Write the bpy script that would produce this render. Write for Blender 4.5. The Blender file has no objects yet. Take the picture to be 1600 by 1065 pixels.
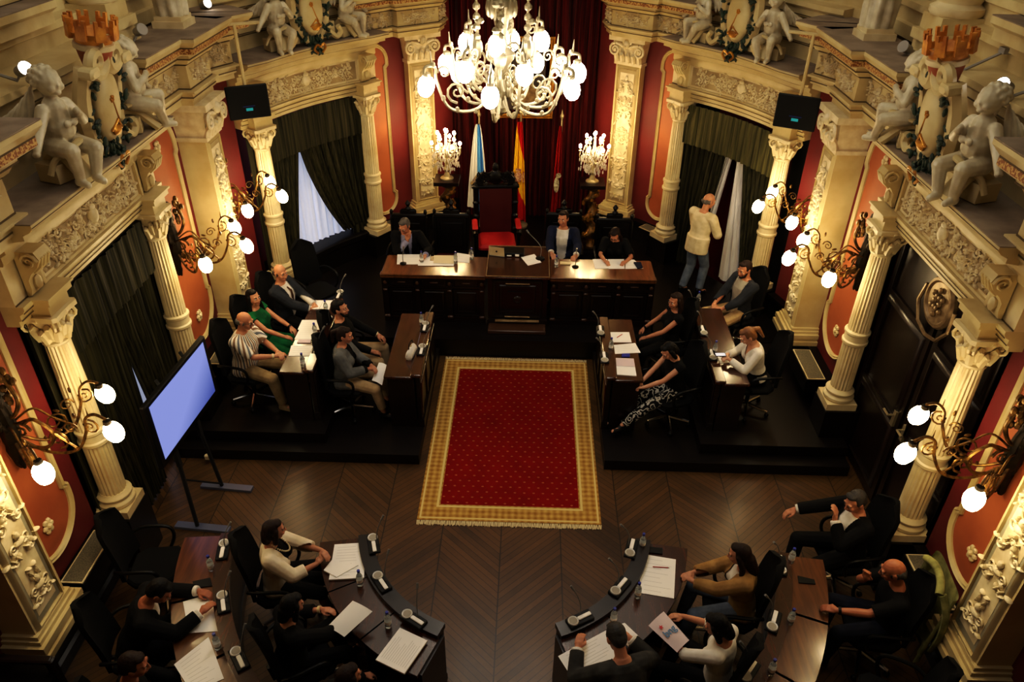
import bpy, bmesh, math, random
from mathutils import Matrix, Vector
sc = bpy.context.scene
C = sc.collection
PI = math.pi
R_ = math.radians
V = Vector

# ------------------------------------------------------------------ camera
CAM = V((0.1436, 0.0, 6.5))
FOC = 1193.24
def cam_basis():
    p, y, r = R_(33.4254), R_(1.2597), R_(0.7207)
    c, s = math.cos(y), math.sin(y)
    Rt = V((c, s, 0)); Fh = V((-s, c, 0))
    fw = Fh * math.cos(p) - V((0, 0, math.sin(p)))
    up = Fh * math.sin(p) + V((0, 0, math.cos(p)))
    return Rt * math.cos(r) + up * math.sin(r), up * math.cos(r) - Rt * math.sin(r), fw
CR, CU, CF = cam_basis()
cd = bpy.data.cameras.new('camera'); cam = bpy.data.objects.new('camera', cd); C.objects.link(cam)
M = Matrix.Identity(4)
for i in range(3):
    M[i][0] = CR[i]; M[i][1] = CU[i]; M[i][2] = -CF[i]; M[i][3] = CAM[i]
cam.matrix_world = M
cd.sensor_width = 36; cd.sensor_fit = 'HORIZONTAL'; cd.lens = FOC / 1600 * 36; cd.clip_end = 100; cd.clip_start = .05
sc.camera = cam
def at(u, v, z):
    d = CR * ((u - 800) / FOC) + CU * ((532.5 - v) / FOC) + CF
    return CAM + d * ((z - CAM.z) / d.z)

# ------------------------------------------------------------------ materials
def lin(c):
    return tuple((x / 255 / 12.92) if x / 255 <= .04045 else ((x / 255 + .055) / 1.055) ** 2.4 for x in c)
MATS = {}
def mat(name, c, r=.5, metal=0, c2=None, sc_=6, bump=0, bsc=30, emit=None, es=0, spec=.5, coat=0, trans=0, stretch=None, alpha=None):
    m = bpy.data.materials.new(name); m.use_nodes = True
    N, L = m.node_tree.nodes, m.node_tree.links
    b = N['Principled BSDF']
    c = lin(c)
    b.inputs['Base Color'].default_value = (*c, 1)
    b.inputs['Roughness'].default_value = r
    b.inputs['Metallic'].default_value = metal
    b.inputs['Specular IOR Level'].default_value = spec
    if coat: b.inputs['Coat Weight'].default_value = coat; b.inputs['Coat Roughness'].default_value = .15
    if trans: b.inputs['Transmission Weight'].default_value = trans
    if emit: b.inputs['Emission Color'].default_value = (*lin(emit), 1); b.inputs['Emission Strength'].default_value = es
    tc = N.new('ShaderNodeTexCoord'); src = tc.outputs['Object']
    if stretch:
        mp = N.new('ShaderNodeMapping'); mp.inputs['Scale'].default_value = stretch
        L.new(src, mp.inputs[0]); src = mp.outputs[0]
    if c2:
        n = N.new('ShaderNodeTexNoise'); n.inputs['Scale'].default_value = sc_; n.inputs['Detail'].default_value = 4
        L.new(src, n.inputs['Vector'])
        rp = N.new('ShaderNodeValToRGB'); rp.color_ramp.elements[0].position = .35; rp.color_ramp.elements[1].position = .65
        rp.color_ramp.elements[0].color = (*c, 1); rp.color_ramp.elements[1].color = (*lin(c2), 1)
        L.new(n.outputs['Fac'], rp.inputs[0]); L.new(rp.outputs[0], b.inputs['Base Color'])
    if bump:
        n2 = N.new('ShaderNodeTexNoise'); n2.inputs['Scale'].default_value = bsc; n2.inputs['Detail'].default_value = 3
        L.new(src, n2.inputs['Vector'])
        bp = N.new('ShaderNodeBump'); bp.inputs['Strength'].default_value = bump; bp.inputs['Distance'].default_value = .01
        L.new(n2.outputs['Fac'], bp.inputs['Height']); L.new(bp.outputs[0], b.inputs['Normal'])
    MATS[name] = m
    return m
def G(name): return MATS[name]

class NT:
    """small helper to write node graphs as expressions"""
    def __init__(s, name, r=.5, spec=.5, coat=0):
        s.m = bpy.data.materials.new(name); s.m.use_nodes = True; MATS[name] = s.m
        s.N, s.L = s.m.node_tree.nodes, s.m.node_tree.links
        s.b = s.N['Principled BSDF']; s.b.inputs['Roughness'].default_value = r; s.b.inputs['Specular IOR Level'].default_value = spec
        if coat: s.b.inputs['Coat Weight'].default_value = coat; s.b.inputs['Coat Roughness'].default_value = .2
        tc = s.N.new('ShaderNodeTexCoord'); s.obj = tc.outputs['Object']; s.uv = tc.outputs['UV']
    def xyz(s, v):
        n = s.N.new('ShaderNodeSeparateXYZ'); s.L.new(v, n.inputs[0]); return n.outputs
    def _set(s, i, a):
        if isinstance(a, (int, float)): i.default_value = a
        else: s.L.new(a, i)
    def op(s, o, a, b=0.0, c=0.0):
        n = s.N.new('ShaderNodeMath'); n.operation = o
        s._set(n.inputs[0], a); s._set(n.inputs[1], b); s._set(n.inputs[2], c)
        return n.outputs[0]
    def vec(s, x, y, z=0.0):
        n = s.N.new('ShaderNodeCombineXYZ')
        for i, a in enumerate((x, y, z)): s._set(n.inputs[i], a)
        return n.outputs[0]
    def noise(s, v, scale, detail=3):
        n = s.N.new('ShaderNodeTexNoise'); n.inputs['Scale'].default_value = scale; n.inputs['Detail'].default_value = detail
        s.L.new(v, n.inputs['Vector']); return n.outputs['Fac']
    def white(s, v):
        n = s.N.new('ShaderNodeTexWhiteNoise'); s.L.new(v, n.inputs['Vector']); return n.outputs['Value']
    def mix(s, f, a, b):
        n = s.N.new('ShaderNodeMix'); n.data_type = 'RGBA'
        s._set(n.inputs[0], f)
        for i, c in ((6, a), (7, b)):
            if isinstance(c, tuple): n.inputs[i].default_value = (*lin(c), 1)
            else: s.L.new(c, n.inputs[i])
        return n.outputs[2]
    def out(s, col, h=None, st=.3, dist=.004):
        s.L.new(col, s.b.inputs['Base Color'])
        if h is not None:
            bp = s.N.new('ShaderNodeBump'); bp.inputs['Strength'].default_value = st; bp.inputs['Distance'].default_value = dist
            s.L.new(h, bp.inputs['Height']); s.L.new(bp.outputs[0], s.b.inputs['Normal'])
        return s.m

# ------------------------------------------------------------------ mesh builder
GX = [Matrix.Identity(4)]           # current side transform (mirror for the left half of the room)
class MB:
    def __init__(s, xf=None):
        s.v = []; s.f = []; s.mi = []; s.uv = {}
        s.g = GX[0].copy(); s.x = xf or Matrix.Identity(4); s.cm = 0
    def add(s, vs, fs):
        o = len(s.v); T = s.g @ s.x
        s.v += [T @ V(p) for p in vs]
        for f in fs: s.f.append([i + o for i in f]); s.mi.append(s.cm)
        return o
    def box(s, c, d, rz=0, top=None, rot=None):
        """c = centre, d = sizes; top = (sx, sy) scale of the top face"""
        q = rot or Matrix.Rotation(rz, 3, 'Z'); tx, ty = top or (1, 1); c = V(c)
        vs = []
        for z in (-.5, .5):
            k = (1, 1) if z < 0 else (tx, ty)
            for x, y in ((-.5, -.5), (.5, -.5), (.5, .5), (-.5, .5)):
                vs.append(c + q @ V((x * d[0] * k[0], y * d[1] * k[1], z * d[2])))
        s.add(vs, [(3, 2, 1, 0), (4, 5, 6, 7), (0, 1, 5, 4), (1, 2, 6, 5), (2, 3, 7, 6), (3, 0, 4, 7)])
        return s
    def rbox(s, c, d, b=.01, rz=0, rot=None):
        """box with chamfered edges"""
        q = rot or Matrix.Rotation(rz, 3, 'Z'); c = V(c); hx, hy, hz = (k / 2 for k in d); b = min(b, hx * .9, hy * .9, hz * .9)
        rings = []
        for z, i in ((-hz, b), (-hz + b, 0), (hz - b, 0), (hz, b)):
            x, y = hx - i, hy - i
            e = b
            rings.append([(x, -y + e, z), (x, y - e, z), (x - e, y, z), (-x + e, y, z), (-x, y - e, z), (-x, -y + e, z), (-x + e, -y, z), (x - e, -y, z)])
        s.rings([[c + q @ V(p) for p in r] for r in rings], caps=True)
        return s
    def rings(s, R, caps=True, closed=False):
        n = len(R[0]); vs = [p for r in R for p in r]; fs = []
        m = len(R)
        for i in range(m if closed else m - 1):
            j = (i + 1) % m
            for k in range(n):
                l = (k + 1) % n
                fs.append((i * n + k, i * n + l, j * n + l, j * n + k))
        if caps and not closed:
            fs.append(tuple(range(n - 1, -1, -1))); fs.append(tuple((m - 1) * n + k for k in range(n)))
        s.add(vs, fs); return s
    def tube(s, P, r, n=7, caps=True, flat=1.0):
        P = [V(p) for p in P]
        if not isinstance(r, (list, tuple)): r = [r] * len(P)
        R = []; up = None
        for i, p in enumerate(P):
            t = (P[min(i + 1, len(P) - 1)] - P[max(i - 1, 0)])
            t = t.normalized() if t.length > 1e-9 else V((0, 0, 1))
            if up is None:
                up = V((0, 0, 1)) if abs(t.z) < .9 else V((1, 0, 0))
            a = t.cross(up)
            a = a.normalized() if a.length > 1e-6 else t.orthogonal().normalized()
            b = a.cross(t).normalized(); up = b
            R.append([p + (a * math.cos(2 * PI * k / n) + b * math.sin(2 * PI * k / n) * flat) * r[i] for k in range(n)])
        s.rings(R, caps); return s
    def lathe(s, prof, c=(0, 0, 0), n=16, sq=None, fl=0, nf=0):
        """prof = [(r, z)] around Z; fl/nf = flute depth and count"""
        c = V(c); R = []
        for r, z in prof:
            ring = []
            for k in range(n):
                a = 2 * PI * k / n; rr = max(r, 1e-4)
                if nf: rr *= 1 - fl * (.5 - .5 * math.cos(a * nf)) ** 1.5
                ring.append(c + V((rr * math.cos(a), rr * math.sin(a), z)))
            R.append(ring)
        s.rings(R, True); return s
    def ball(s, c, r, n=10, m=7, rot=None):
        c = V(c); r = (r, r, r) if isinstance(r, (int, float)) else r
        R = []
        for i in range(m + 1):
            t = PI * i / m; w = max(math.sin(t), .02)
            ring = []
            for k in range(n):
                a = 2 * PI * k / n; p = V((r[0] * w * math.cos(a), r[1] * w * math.sin(a), -r[2] * math.cos(t)))
                ring.append(c + (rot @ p if rot else p))
            R.append(ring)
        s.rings(R, True); return s
    def cap(s, a, ra, b, rb, n=10):
        """capsule: cone with round ends (for remeshing)"""
        a, b = V(a), V(b); s.tube([a, b], [ra, rb], n); s.ball(a, ra, n, 6); s.ball(b, rb, n, 6); return s
    def prism(s, poly, z0, z1):
        n = len(poly)
        s.rings([[(x, y, z0) for x, y in poly], [(x, y, z1) for x, y in poly]], True); return s
    def sweep(s, path, prof, closed=False, caps=True):
        """moulding: closed profile [(out, z)] along a plan path; out is to the LEFT of the walking direction"""
        P = [V((p[0], p[1], 0)) for p in path]; n = len(P); R = []
        for i, p in enumerate(P):
            d0 = (p - P[i - 1]) if (i > 0 or closed) else (P[1] - p)
            d1 = (P[(i + 1) % n] - p) if (i < n - 1 or closed) else d0
            d0, d1 = d0.normalized(), d1.normalized()
            n0, n1 = V((-d0.y, d0.x, 0)), V((-d1.y, d1.x, 0)); m = n0 + n1
            m = m.normalized() if m.length > 1e-6 else n0
            m = m / max(m.dot(n0), .35)
            R.append([p + m * o + V((0, 0, z)) for o, z in prof])
        s.rings(R, caps, closed); return s
    def grid(s, fn, nu, nv):
        vs = [fn(i / nu, j / nv) for j in range(nv + 1) for i in range(nu + 1)]; w = nu + 1
        fs = [(j * w + i, j * w + i + 1, (j + 1) * w + i + 1, (j + 1) * w + i) for j in range(nv) for i in range(nu)]
        o = s.add(vs, fs)
        for j in range(nv + 1):
            for i in range(w): s.uv[o + j * w + i] = (i / nu, j / nv)
        return s
    def spiral(s, c, r, turns=1.6, th=.12, a0=0, flip=1, n=22, out=.5, k=5):
        c = V(c); P = []; rr = []
        for i in range(n):
            t = i / (n - 1); a = a0 + flip * turns * 2 * PI * t; q = r * (1 - .86 * t)
            P.append(c + V((q * math.cos(a), q * math.sin(a), r * th * out))); rr.append(r * th * (1.1 - .55 * t))
        s.tube(P, rr, k); return s
    def build(s, name, m, parent=None, smooth=35):
        me = bpy.data.meshes.new(name)
        me.from_pydata([tuple(p) for p in s.v], [], s.f)
        ms = m if isinstance(m, (list, tuple)) else [m]
        for k in ms: me.materials.append(MATS[k] if isinstance(k, str) else k)
        if len(ms) > 1: me.polygons.foreach_set('material_index', s.mi)
        if s.uv:
            ul = me.uv_layers.new(name='UVMap')
            vi = [0] * len(me.loops); me.loops.foreach_get('vertex_index', vi)
            ul.data.foreach_set('uv', [q for i in vi for q in s.uv.get(i, (0, 0))])
        bm = bmesh.new(); bm.from_mesh(me); bmesh.ops.recalc_face_normals(bm, faces=bm.faces); bm.to_mesh(me); bm.free()
        if smooth:
            me.polygons.foreach_set('use_smooth', [True] * len(me.polygons))
            me.set_sharp_from_angle(angle=R_(smooth))
        o = bpy.data.objects.new(name, me); C.objects.link(o)
        if parent: o.parent = parent
        return o
def tag(o, label=None, cat=None, group=None, kind=None):
    if label: o['label'] = label
    if cat: o['category'] = cat
    if group: o['group'] = group
    if kind: o['kind'] = kind
    return o
def thing(name, label, cat, loc=(0, 0, 0), rz=0, group=None, scale=None):
    o = bpy.data.objects.new(name, None); C.objects.link(o); o.empty_display_size = .1
    o.location = loc; o.rotation_euler = (0, 0, rz)
    if scale: o.scale = scale
    return tag(o, label, cat, group)
def obj(name, mb, m, parent=None, smooth=35, label=None):
    o = mb.build(name, m, parent, smooth)
    if label: o['label'] = label
    return o
def struct(name, mb, m, parent=None, smooth=35):
    o = mb.build(name, m, parent, smooth)
    if not parent: o['kind'] = 'structure'
    return o
def one(name, mb, m, label, cat, group=None, smooth=35, loc=None, rz=0):
    o = mb.build(name, m, None, smooth)
    if loc is not None: o.location = loc; o.rotation_euler = (0, 0, rz)
    return tag(o, label, cat, group)
def dup(root, loc=None, rz=None, label=None, group=None, scale=None):
    def cp(o, par):
        c = o.copy(); C.objects.link(c)
        if par: c.parent = par
        for ch in list(o.children): cp(ch, c)
        return c
    r = cp(root, None)
    if loc is not None: r.location = loc
    if rz is not None: r.rotation_euler = (0, 0, rz)
    if label: r['label'] = label
    if group: r['group'] = group
    if scale: r.scale = scale
    return r
def frame(o, n):
    """local (u, w, out) -> world: u horizontal, w up, out along the inward normal n"""
    n = V((n[0], n[1], 0)).normalized(); u = V((-n.y, n.x, 0)); o = V(o); T = Matrix.Identity(4)
    for i in range(3): T[i][0] = u[i]; T[i][1] = (0, 0, 1)[i]; T[i][2] = n[i]; T[i][3] = o[i]
    return T

# palette ------------------------------------------------------------
mat('cream', (208, 192, 146), .45, c2=(188, 168, 120), sc_=3, bump=.12, bsc=25)
mat('ivory', (224, 210, 172), .45, c2=(205, 186, 142), sc_=4, bump=.1, bsc=30)
mat('gilt', (196, 142, 52), .38, .55, c2=(150, 100, 36), sc_=9)
mat('stone', (212, 204, 178), .36, c2=(178, 166, 138), sc_=7, bump=.2, bsc=30)
mat('relief', (226, 214, 182), .42, c2=(204, 188, 150), sc_=9)
mat('ground', (168, 150, 112), .6, c2=(146, 126, 88), sc_=5)
mat('groundgrey', (150, 146, 126), .6, c2=(132, 126, 106), sc_=4)
mat('grounddark', (126, 100, 66), .65, c2=(104, 80, 50), sc_=6)
mat('grayblue', (176, 180, 168), .55, c2=(158, 160, 146), sc_=3)
mat('ledge', (150, 134, 114), .8, c2=(124, 108, 90), sc_=4)
mat('groove', (92, 74, 40), .7)
mat('crimson', (106, 22, 22), .62, c2=(92, 16, 18), sc_=1.5, bump=.06, bsc=40)
mat('terracotta', (170, 94, 54), .6, c2=(152, 80, 44), sc_=2, bump=.06, bsc=30)
mat('plaster', (170, 150, 108), .7, c2=(150, 128, 88), sc_=1)
mat('darkwood', (26, 12, 9), .32, c2=(15, 7, 5), sc_=4, stretch=(1, 1, 8), coat=.15)
mat('doorwood', (30, 15, 9), .35, c2=(18, 9, 6), sc_=5, stretch=(6, 6, 1), coat=.1)
mat('deskwood', (72, 36, 18), .25, c2=(46, 21, 10), sc_=3, stretch=(9, 1, 1), coat=.6)
mat('desklight', (106, 64, 32), .28, c2=(78, 43, 20), sc_=3, stretch=(9, 1, 1), coat=.5)
mat('blackwood', (13, 8, 6), .38, c2=(8, 5, 4), sc_=4, spec=.3)
mat('velvet', (62, 58, 34), .8, c2=(18, 18, 9), sc_=3, stretch=(16, 16, .4), spec=.2)
mat('valance', (92, 88, 50), .8, c2=(50, 48, 24), sc_=3, stretch=(14, 14, .5), spec=.25)
mat('burgundy', (92, 12, 12), .8, c2=(24, 4, 5), sc_=2.5, stretch=(10, 10, .4), spec=.2)
mat('sheer', (220, 224, 236), .8, emit=(196, 206, 238), es=.42)  # self-glow stands in for daylight coming through the window sheers
mat('sheerdim', (190, 190, 190), .8, emit=(170, 175, 190), es=.10)
mat('black', (6, 6, 7), .45, spec=.25)
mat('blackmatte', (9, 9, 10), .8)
mat('plasticgray', (120, 120, 118), .4)
mat('bronze', (132, 98, 46), .38, .75, c2=(64, 44, 20), sc_=20)
mat('bronzedark', (46, 34, 18), .5, .7, c2=(22, 17, 11), sc_=20)
mat('brass', (172, 160, 128), .4, .6)
mat('globe', (255, 246, 225), .4, emit=(255, 226, 172), es=54)
mat('globecool', (255, 252, 248), .4, emit=(255, 240, 224), es=40)
mat('bulb', (255, 240, 210), .4, emit=(255, 216, 156), es=190)
mat('spotlens', (255, 250, 240), .4, emit=(255, 240, 225), es=14)
mat('crystal', (245, 240, 232), .12, trans=.45, spec=.9)
mat('glass', (235, 240, 240), .03, trans=.95)
mat('water', (200, 208, 210), .05, trans=.8)
mat('bluecap', (40, 50, 150), .4)
mat('chrome', (190, 190, 195), .15, 1)
mat('paper', (248, 246, 242), .7)
mat('paperwarm', (226, 214, 180), .7)
mat('paperpink', (214, 196, 200), .7)
mat('grille', (120, 114, 92), .6, c2=(80, 76, 60), sc_=120)
mat('green_leaf', (34, 58, 40), .55, c2=(20, 36, 24), sc_=12)
mat('redleather', (78, 9, 9), .55)
mat('redseat', (176, 16, 18), .6)
mat('goldcrown', (222, 158, 66), .42, .2, c2=(170, 104, 36), sc_=10)
# ================================================================== ROOM SHELL
MIR = Matrix.Diagonal((-1, 1, 1, 1)); IDT = Matrix.Identity(4)
def side(s): GX[0] = IDT.copy() if s > 0 else MIR.copy()
SN = {1: 'right', -1: 'left'}
TN = [0]
def trim(mb, m, parent=None, smooth=35):
    if parent: return mb.build('moulding', m, parent, smooth)
    TN[0] += 1
    return struct('trim_%d' % TN[0], mb, m, None, smooth)

# floor: chevron parquet ------------------------------------------------
n = NT('parquet', .38, .4, .15)
x, y, z = n.xyz(n.obj)
w = .66
cx = n.op('DIVIDE', n.op('ADD', x, 20 * w + .08), w)
fr = n.op('FRACT', cx)
tri = n.op('ABSOLUTE', n.op('SUBTRACT', n.op('FRACT', n.op('MULTIPLY', cx, .5)), .5))
ss = n.op('DIVIDE', n.op('ADD', n.op('MULTIPLY', tri, 2 * w * .95), n.op('ADD', y, 20)), .085)
pf = n.op('FRACT', ss)
pid = n.white(n.vec(n.op('FLOOR', ss), n.op('FLOOR', cx)))
gr = n.noise(n.vec(n.op('MULTIPLY', x, 3), n.op('MULTIPLY', y, 3)), 6, 6)
blot = n.noise(n.obj, 1.3, 4)
base = n.mix(pid, (66, 44, 21), (100, 68, 33))
base = n.mix(n.op('MULTIPLY', gr, .5), base, (36, 22, 10))
base = n.mix(n.op('MULTIPLY', n.op('SUBTRACT', blot, .35), 1.2), base, (112, 80, 42))
line = n.op('MAXIMUM', n.op('GREATER_THAN', n.op('ABSOLUTE', n.op('SUBTRACT', pf, .5)), .455), n.op('GREATER_THAN', n.op('ABSOLUTE', n.op('SUBTRACT', fr, .5)), .49))
n.out(n.mix(n.op('MULTIPLY', line, .8), base, (18, 10, 6)), line, .25)
side(1)
mb = MB(); mb.box((0, 6.0, -.05), (9.4, 17.4, .1)); struct('floor', mb, 'parquet')
mb = MB(); mb.box((0, 6.5, 9.05), (10.4, 19, .1)); struct('ceiling', mb, 'plaster')
mb = MB(); mb.box((0, -2.55, 4.5), (10.4, .1, 9)); struct('wall_front', mb, 'plaster')
mb = MB(); mb.box((0, 14.6, 4.5), (10.4, .1, 9)); struct('wall_back', mb, 'crimson')

# platforms
def platform(name, poly, z0, z1, m='blackwood'):
    mb = MB(); mb.prism(poly, z0, z1); return trim(mb, m)
mat('platwood', (16, 8, 6), .42, c2=(10, 5, 4), sc_=3, stretch=(1, 8, 1), spec=.3)
platform('trim_platform', [(-4.1, 9.55), (-2.0, 9.4), (2.0, 9.4), (4.1, 9.55), (3.85, 10.6), (2.6, 12.5), (1.3, 13.9), (-1.3, 13.9), (-2.6, 12.5), (-3.85, 10.6)], 0, .3, 'platwood')
for s in (1, -1):
    side(s)
    platform('trim_platform', [(1.14, 7.02), (4.12, 7.02), (4.12, 9.54), (2.0, 9.39), (1.14, 9.39)], 0, .15, 'platwood')
    platform('trim_platform', [(2.32, 7.2), (4.12, 7.2), (4.12, 9.53), (2.32, 9.38)], .151, .3, 'platwood')

# walls -------------------------------------------------------------------
A_ = [(4.14, -2.5), (4.14, 5.36)]
B_ = [(4.14, 7.75), (4.14, 9.75), (3.95, 10.32)]
Cc = [(2.76, 12.28), (2.16, 12.93), (1.45, 13.46), (1.3, 13.75), (1.3, 14.3)]
c3, c4 = V((3.69, 10.5, 0)), V((2.51, 12.2, 0))
b2n = V((-.8215, -.5702, 0))
def bay2(k, off=0, z=0):
    """point in the far bay: k along the two columns, off towards the room, z up (bowed outwards)"""
    p = c3.lerp(c4, k) + b2n * (off - .13 * math.sin(PI * min(max(k, 0), 1)))
    return V((p.x, p.y, z))
def b2path(k0, k1, off, n=9):
    return [tuple(bay2(k0 + (k1 - k0) * i / n, off)[:2]) for i in range(n + 1)]
for s in (1, -1):
    side(s)
    mb = MB()
    st = [(0, 0), (0, 4.4), (-.12, 4.4), (-.12, 0)]
    for P in (A_, B_, Cc): mb.sweep(P, st)
    # stepped cream masonry over the bays
    OB = [(.02, 3.1), (.02, 4.2), (.06, 4.22), (.06, 4.32), (0, 4.36), (0, 4.52), (.09, 4.55), (.09, 4.64), (.15, 4.68), (.15, 4.74), (-.3, 4.76), (-.3, 3.1)]
    for P in ([(4.2, 5.0), (4.2, 8.0)], b2path(-.16, 1.2, -.3)):
        mb = MB(); mb.sweep(P, OB); o = trim(mb, 'cream')
        mb = MB()
        for q, z in ((.062, 4.225), (.002, 4.37), (.092, 4.56), (.022, 4.19)): mb.sweep(P, [(q, z), (q + .004, z), (q + .004, z + .012), (q, z + .012)])
        trim(mb, 'groove', o).name = 'groove'
    mb = MB()
    for P in (A_, B_, Cc): mb.sweep(P, st)
    # recesses behind the curtains
    rec = [(0, 0), (0, 3.25), (-.06, 3.25), (-.06, 0)]
    mb.sweep([(4.14, 5.36), (4.52, 5.36), (4.52, 7.75), (4.14, 7.75)], rec)
    mb.sweep([(3.95, 10.32), tuple(bay2(-.05, -.6)[:2]), tuple(bay2(1.05, -.6)[:2]), (2.76, 12.28)], rec)
    struct('wall_' + SN[s], mb, 'crimson')
    # upper gallery wall
    mb = MB()
    up = [(4.6, -2.5), (4.6, 9.8), (4.3, 10.5), (3.05, 12.4), (2.3, 13.2), (1.65, 13.7), (1.55, 14.3)]
    mb.sweep(up, [(0, 4.3), (0, 9), (-.12, 9), (-.12, 4.3)])
    struct('wall_' + SN[s] + '_gallery', mb, 'plaster')
    mb = MB()
    mb.sweep(up, [(0, 4.6), (.16, 4.6), (.16, 4.74), (.12, 4.76), (.12, 4.9), (.17, 4.92), (.17, 4.99), (.05, 5.02), (.05, 5.2), (.09, 5.22), (.09, 5.3), (0, 5.32)])
    trim(mb, 'cream')
    # dado (dark panelling) and its ledge
    for P in (A_, B_, Cc[:4]):
        mb = MB(); mb.sweep(P, [(0, 0), (.1, 0), (.1, .12), (.07, .14), (.07, .58), (.1, .6), (.12, .66), (.12, .7), (0, .7)])
        struct('baseboard_' + SN[s], mb, 'blackwood')
side(1)

# ------------------------------------------------------------------ ornament
def relief(mb, w, h, n, seed, sz=(.05, .1), edge=.04, sym=True):
    """carved acanthus ornament over a w x h field of the frame (u, w, out)"""
    r = random.Random(seed)
    for i in range(n):
        u = r.uniform(0 if sym else -w / 2 + edge, w / 2 - edge); z = r.uniform(-h / 2 + edge, h / 2 - edge); q = r.uniform(*sz); a = r.uniform(0, 6.28); fl = r.choice((-1, 1)); t = r.uniform(1.1, 1.7); kind = r.random()
        lv = [(r.uniform(0, 6.28), r.uniform(.7, 1.25)) for _ in range(3)]
        for sx in ((1, -1) if sym else (1,)):
            if kind < .62: mb.spiral((u * sx, z, .0), q * .7, t, .2, a if sx > 0 else PI - a, fl * sx, 13, 1.3, 4)
            for b, d in lv:
                if sx < 0: b = PI - b
                mb.ball((u * sx + q * d * math.cos(b), z + q * d * math.sin(b), .008), (q * .42, q * .15, .03), 6, 4, Matrix.Rotation(b, 3, 'Z'))
            mb.ball((u * sx, z, .01), q * .24, 6, 4)
def panel_outline(w, h, t=.07, notch=.05):
    """tall panel outline with notched rounded ends, half widths, counter-clockwise from lower right"""
    a = w / 2; b = h / 2; e = a - t; P = []
    rr = min(e, .34)
    def end(sg):
        E = a + .045; r_ = min(E, .4)
        Q = [(a, sg * (b - r_ - .1)), (E, sg * (b - r_ - .06))]
        for i in range(10):
            th = PI / 2 * i / 9; Q.append((E * math.cos(th), sg * (b - r_ + r_ * math.sin(th))))
        return Q
    q1 = end(1); q0 = end(-1)
    right = [p for p in reversed(q0)] + q1            # bottom centre -> top centre on the right side
    left = [(-u, v) for u, v in reversed(right)][1:-1]
    return right + left
def wall_panel(o, nrm, w, h, s, rosette=True):
    T = frame(o, nrm); out = panel_outline(w, h)
    mb = MB(T); mb.prism(out, -.01, .012); p = trim(mb, 'terracotta')
    mb = MB(T); mb.sweep(out, [(0, 0), (0, .03), (-.016, .045), (-.03, .03), (-.045, .05), (-.062, .03), (-.066, 0)], closed=True)
    k = trim(mb, 'cream', p); k.name = 'frame'
    if rosette:
        mb = MB(T)
        for zz in (-1, 1):
            c = zz * (h / 2 - .3)
            for i in range(6): mb.ball((.045 * math.cos(i * PI / 3), c + .055 * math.sin(i * PI / 3), .025), (.03, .03, .02), 6, 4)
            mb.ball((0, c, .035), .03, 7, 5)
        k = mb.build('rosette', 'ivory', p)
    return p
for s in (1, -1):
    side(s)
    wall_panel((4.14, 4.70, 2.40), (-1, 0), .62, 2.84, s)
    wall_panel((4.14, 8.36, 2.38), (-1, 0), .72, 2.84, s)
    wall_panel((4.14, 9.66, 2.38), (-1, 0), .28, 2.8, s)
    d = V((2.16 - 2.76, 12.93 - 12.28, 0)); nn = V((-d.y, d.x, 0)); m_ = V((2.43, 12.64, 2.28))
    wall_panel(m_, nn, .36, 2.8, s, False)
side(1)

# ------------------------------------------------------------------ columns
def capital(mb, z0, z1, r, n=8):
    h = z1 - z0
    mb.lathe([(r, z0), (r * 1.12, z0 + .015), (r * 1.12, z0 + .035), (r * .98, z0 + .05), (r * 1.05, z0 + h * .5), (r * 1.45, z0 + h * .82)], n=14)
    for tier, (zb, hh, rr) in enumerate(((z0 + .05, h * .42, r * 1.02), (z0 + h * .3, h * .42, r * 1.08))):
        for i in range(n):
            a = 2 * PI * (i + .5 * tier) / n; c, sn = math.cos(a), math.sin(a)
            P = [V((rr * c, rr * sn, zb)), V(((rr + .02) * c, (rr + .02) * sn, zb + hh * .5)), V(((rr + .05) * c, (rr + .05) * sn, zb + hh * .9)), V(((rr + .075) * c, (rr + .075) * sn, zb + hh * .8))]
            mb.tube(P, [.03, .036, .028, .012], 5)
    for i in range(4):
        a = PI / 4 + i * PI / 2; c, sn = math.cos(a), math.sin(a)
        T0 = mb.x; q = Matrix.Identity(4)
        rad = V((c, sn, 0)); tan = V((-sn, c, 0)); oo = rad * (r * 1.52) + V((0, 0, z0 + h * .68))
        for j in range(3): q[j][0] = rad[j]; q[j][1] = (0, 0, 1)[j]; q[j][2] = tan[j]; q[j][3] = oo[j]
        mb.x = T0 @ q
        for o_ in (-.02, .02): mb.spiral((0, 0, o_ - .012), .062, 1.5, .24, PI / 2, -1, 14, 1, 5)
        mb.ball((0, 0, 0), (.03, .03, .035), 6, 4)
        mb.x = T0
        mb.ball((rad.x * 0 + math.cos(a + PI / 4) * r * 1.5, math.sin(a + PI / 4) * r * 1.5, z0 + h * .9), .03, 6, 4)
    q = r * 1.5
    P = []
    for i in range(4):
        a0 = PI / 4 + i * PI / 2
        for t, k in ((-.09, 1.52), (.09, 1.52), (.5, 1.16), (PI / 2 - .5, 1.16)):
            P.append((q * k * math.cos(a0 + t), q * k * math.sin(a0 + t)))
    mb.prism(P, z1 - h * .13, z1)
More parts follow.
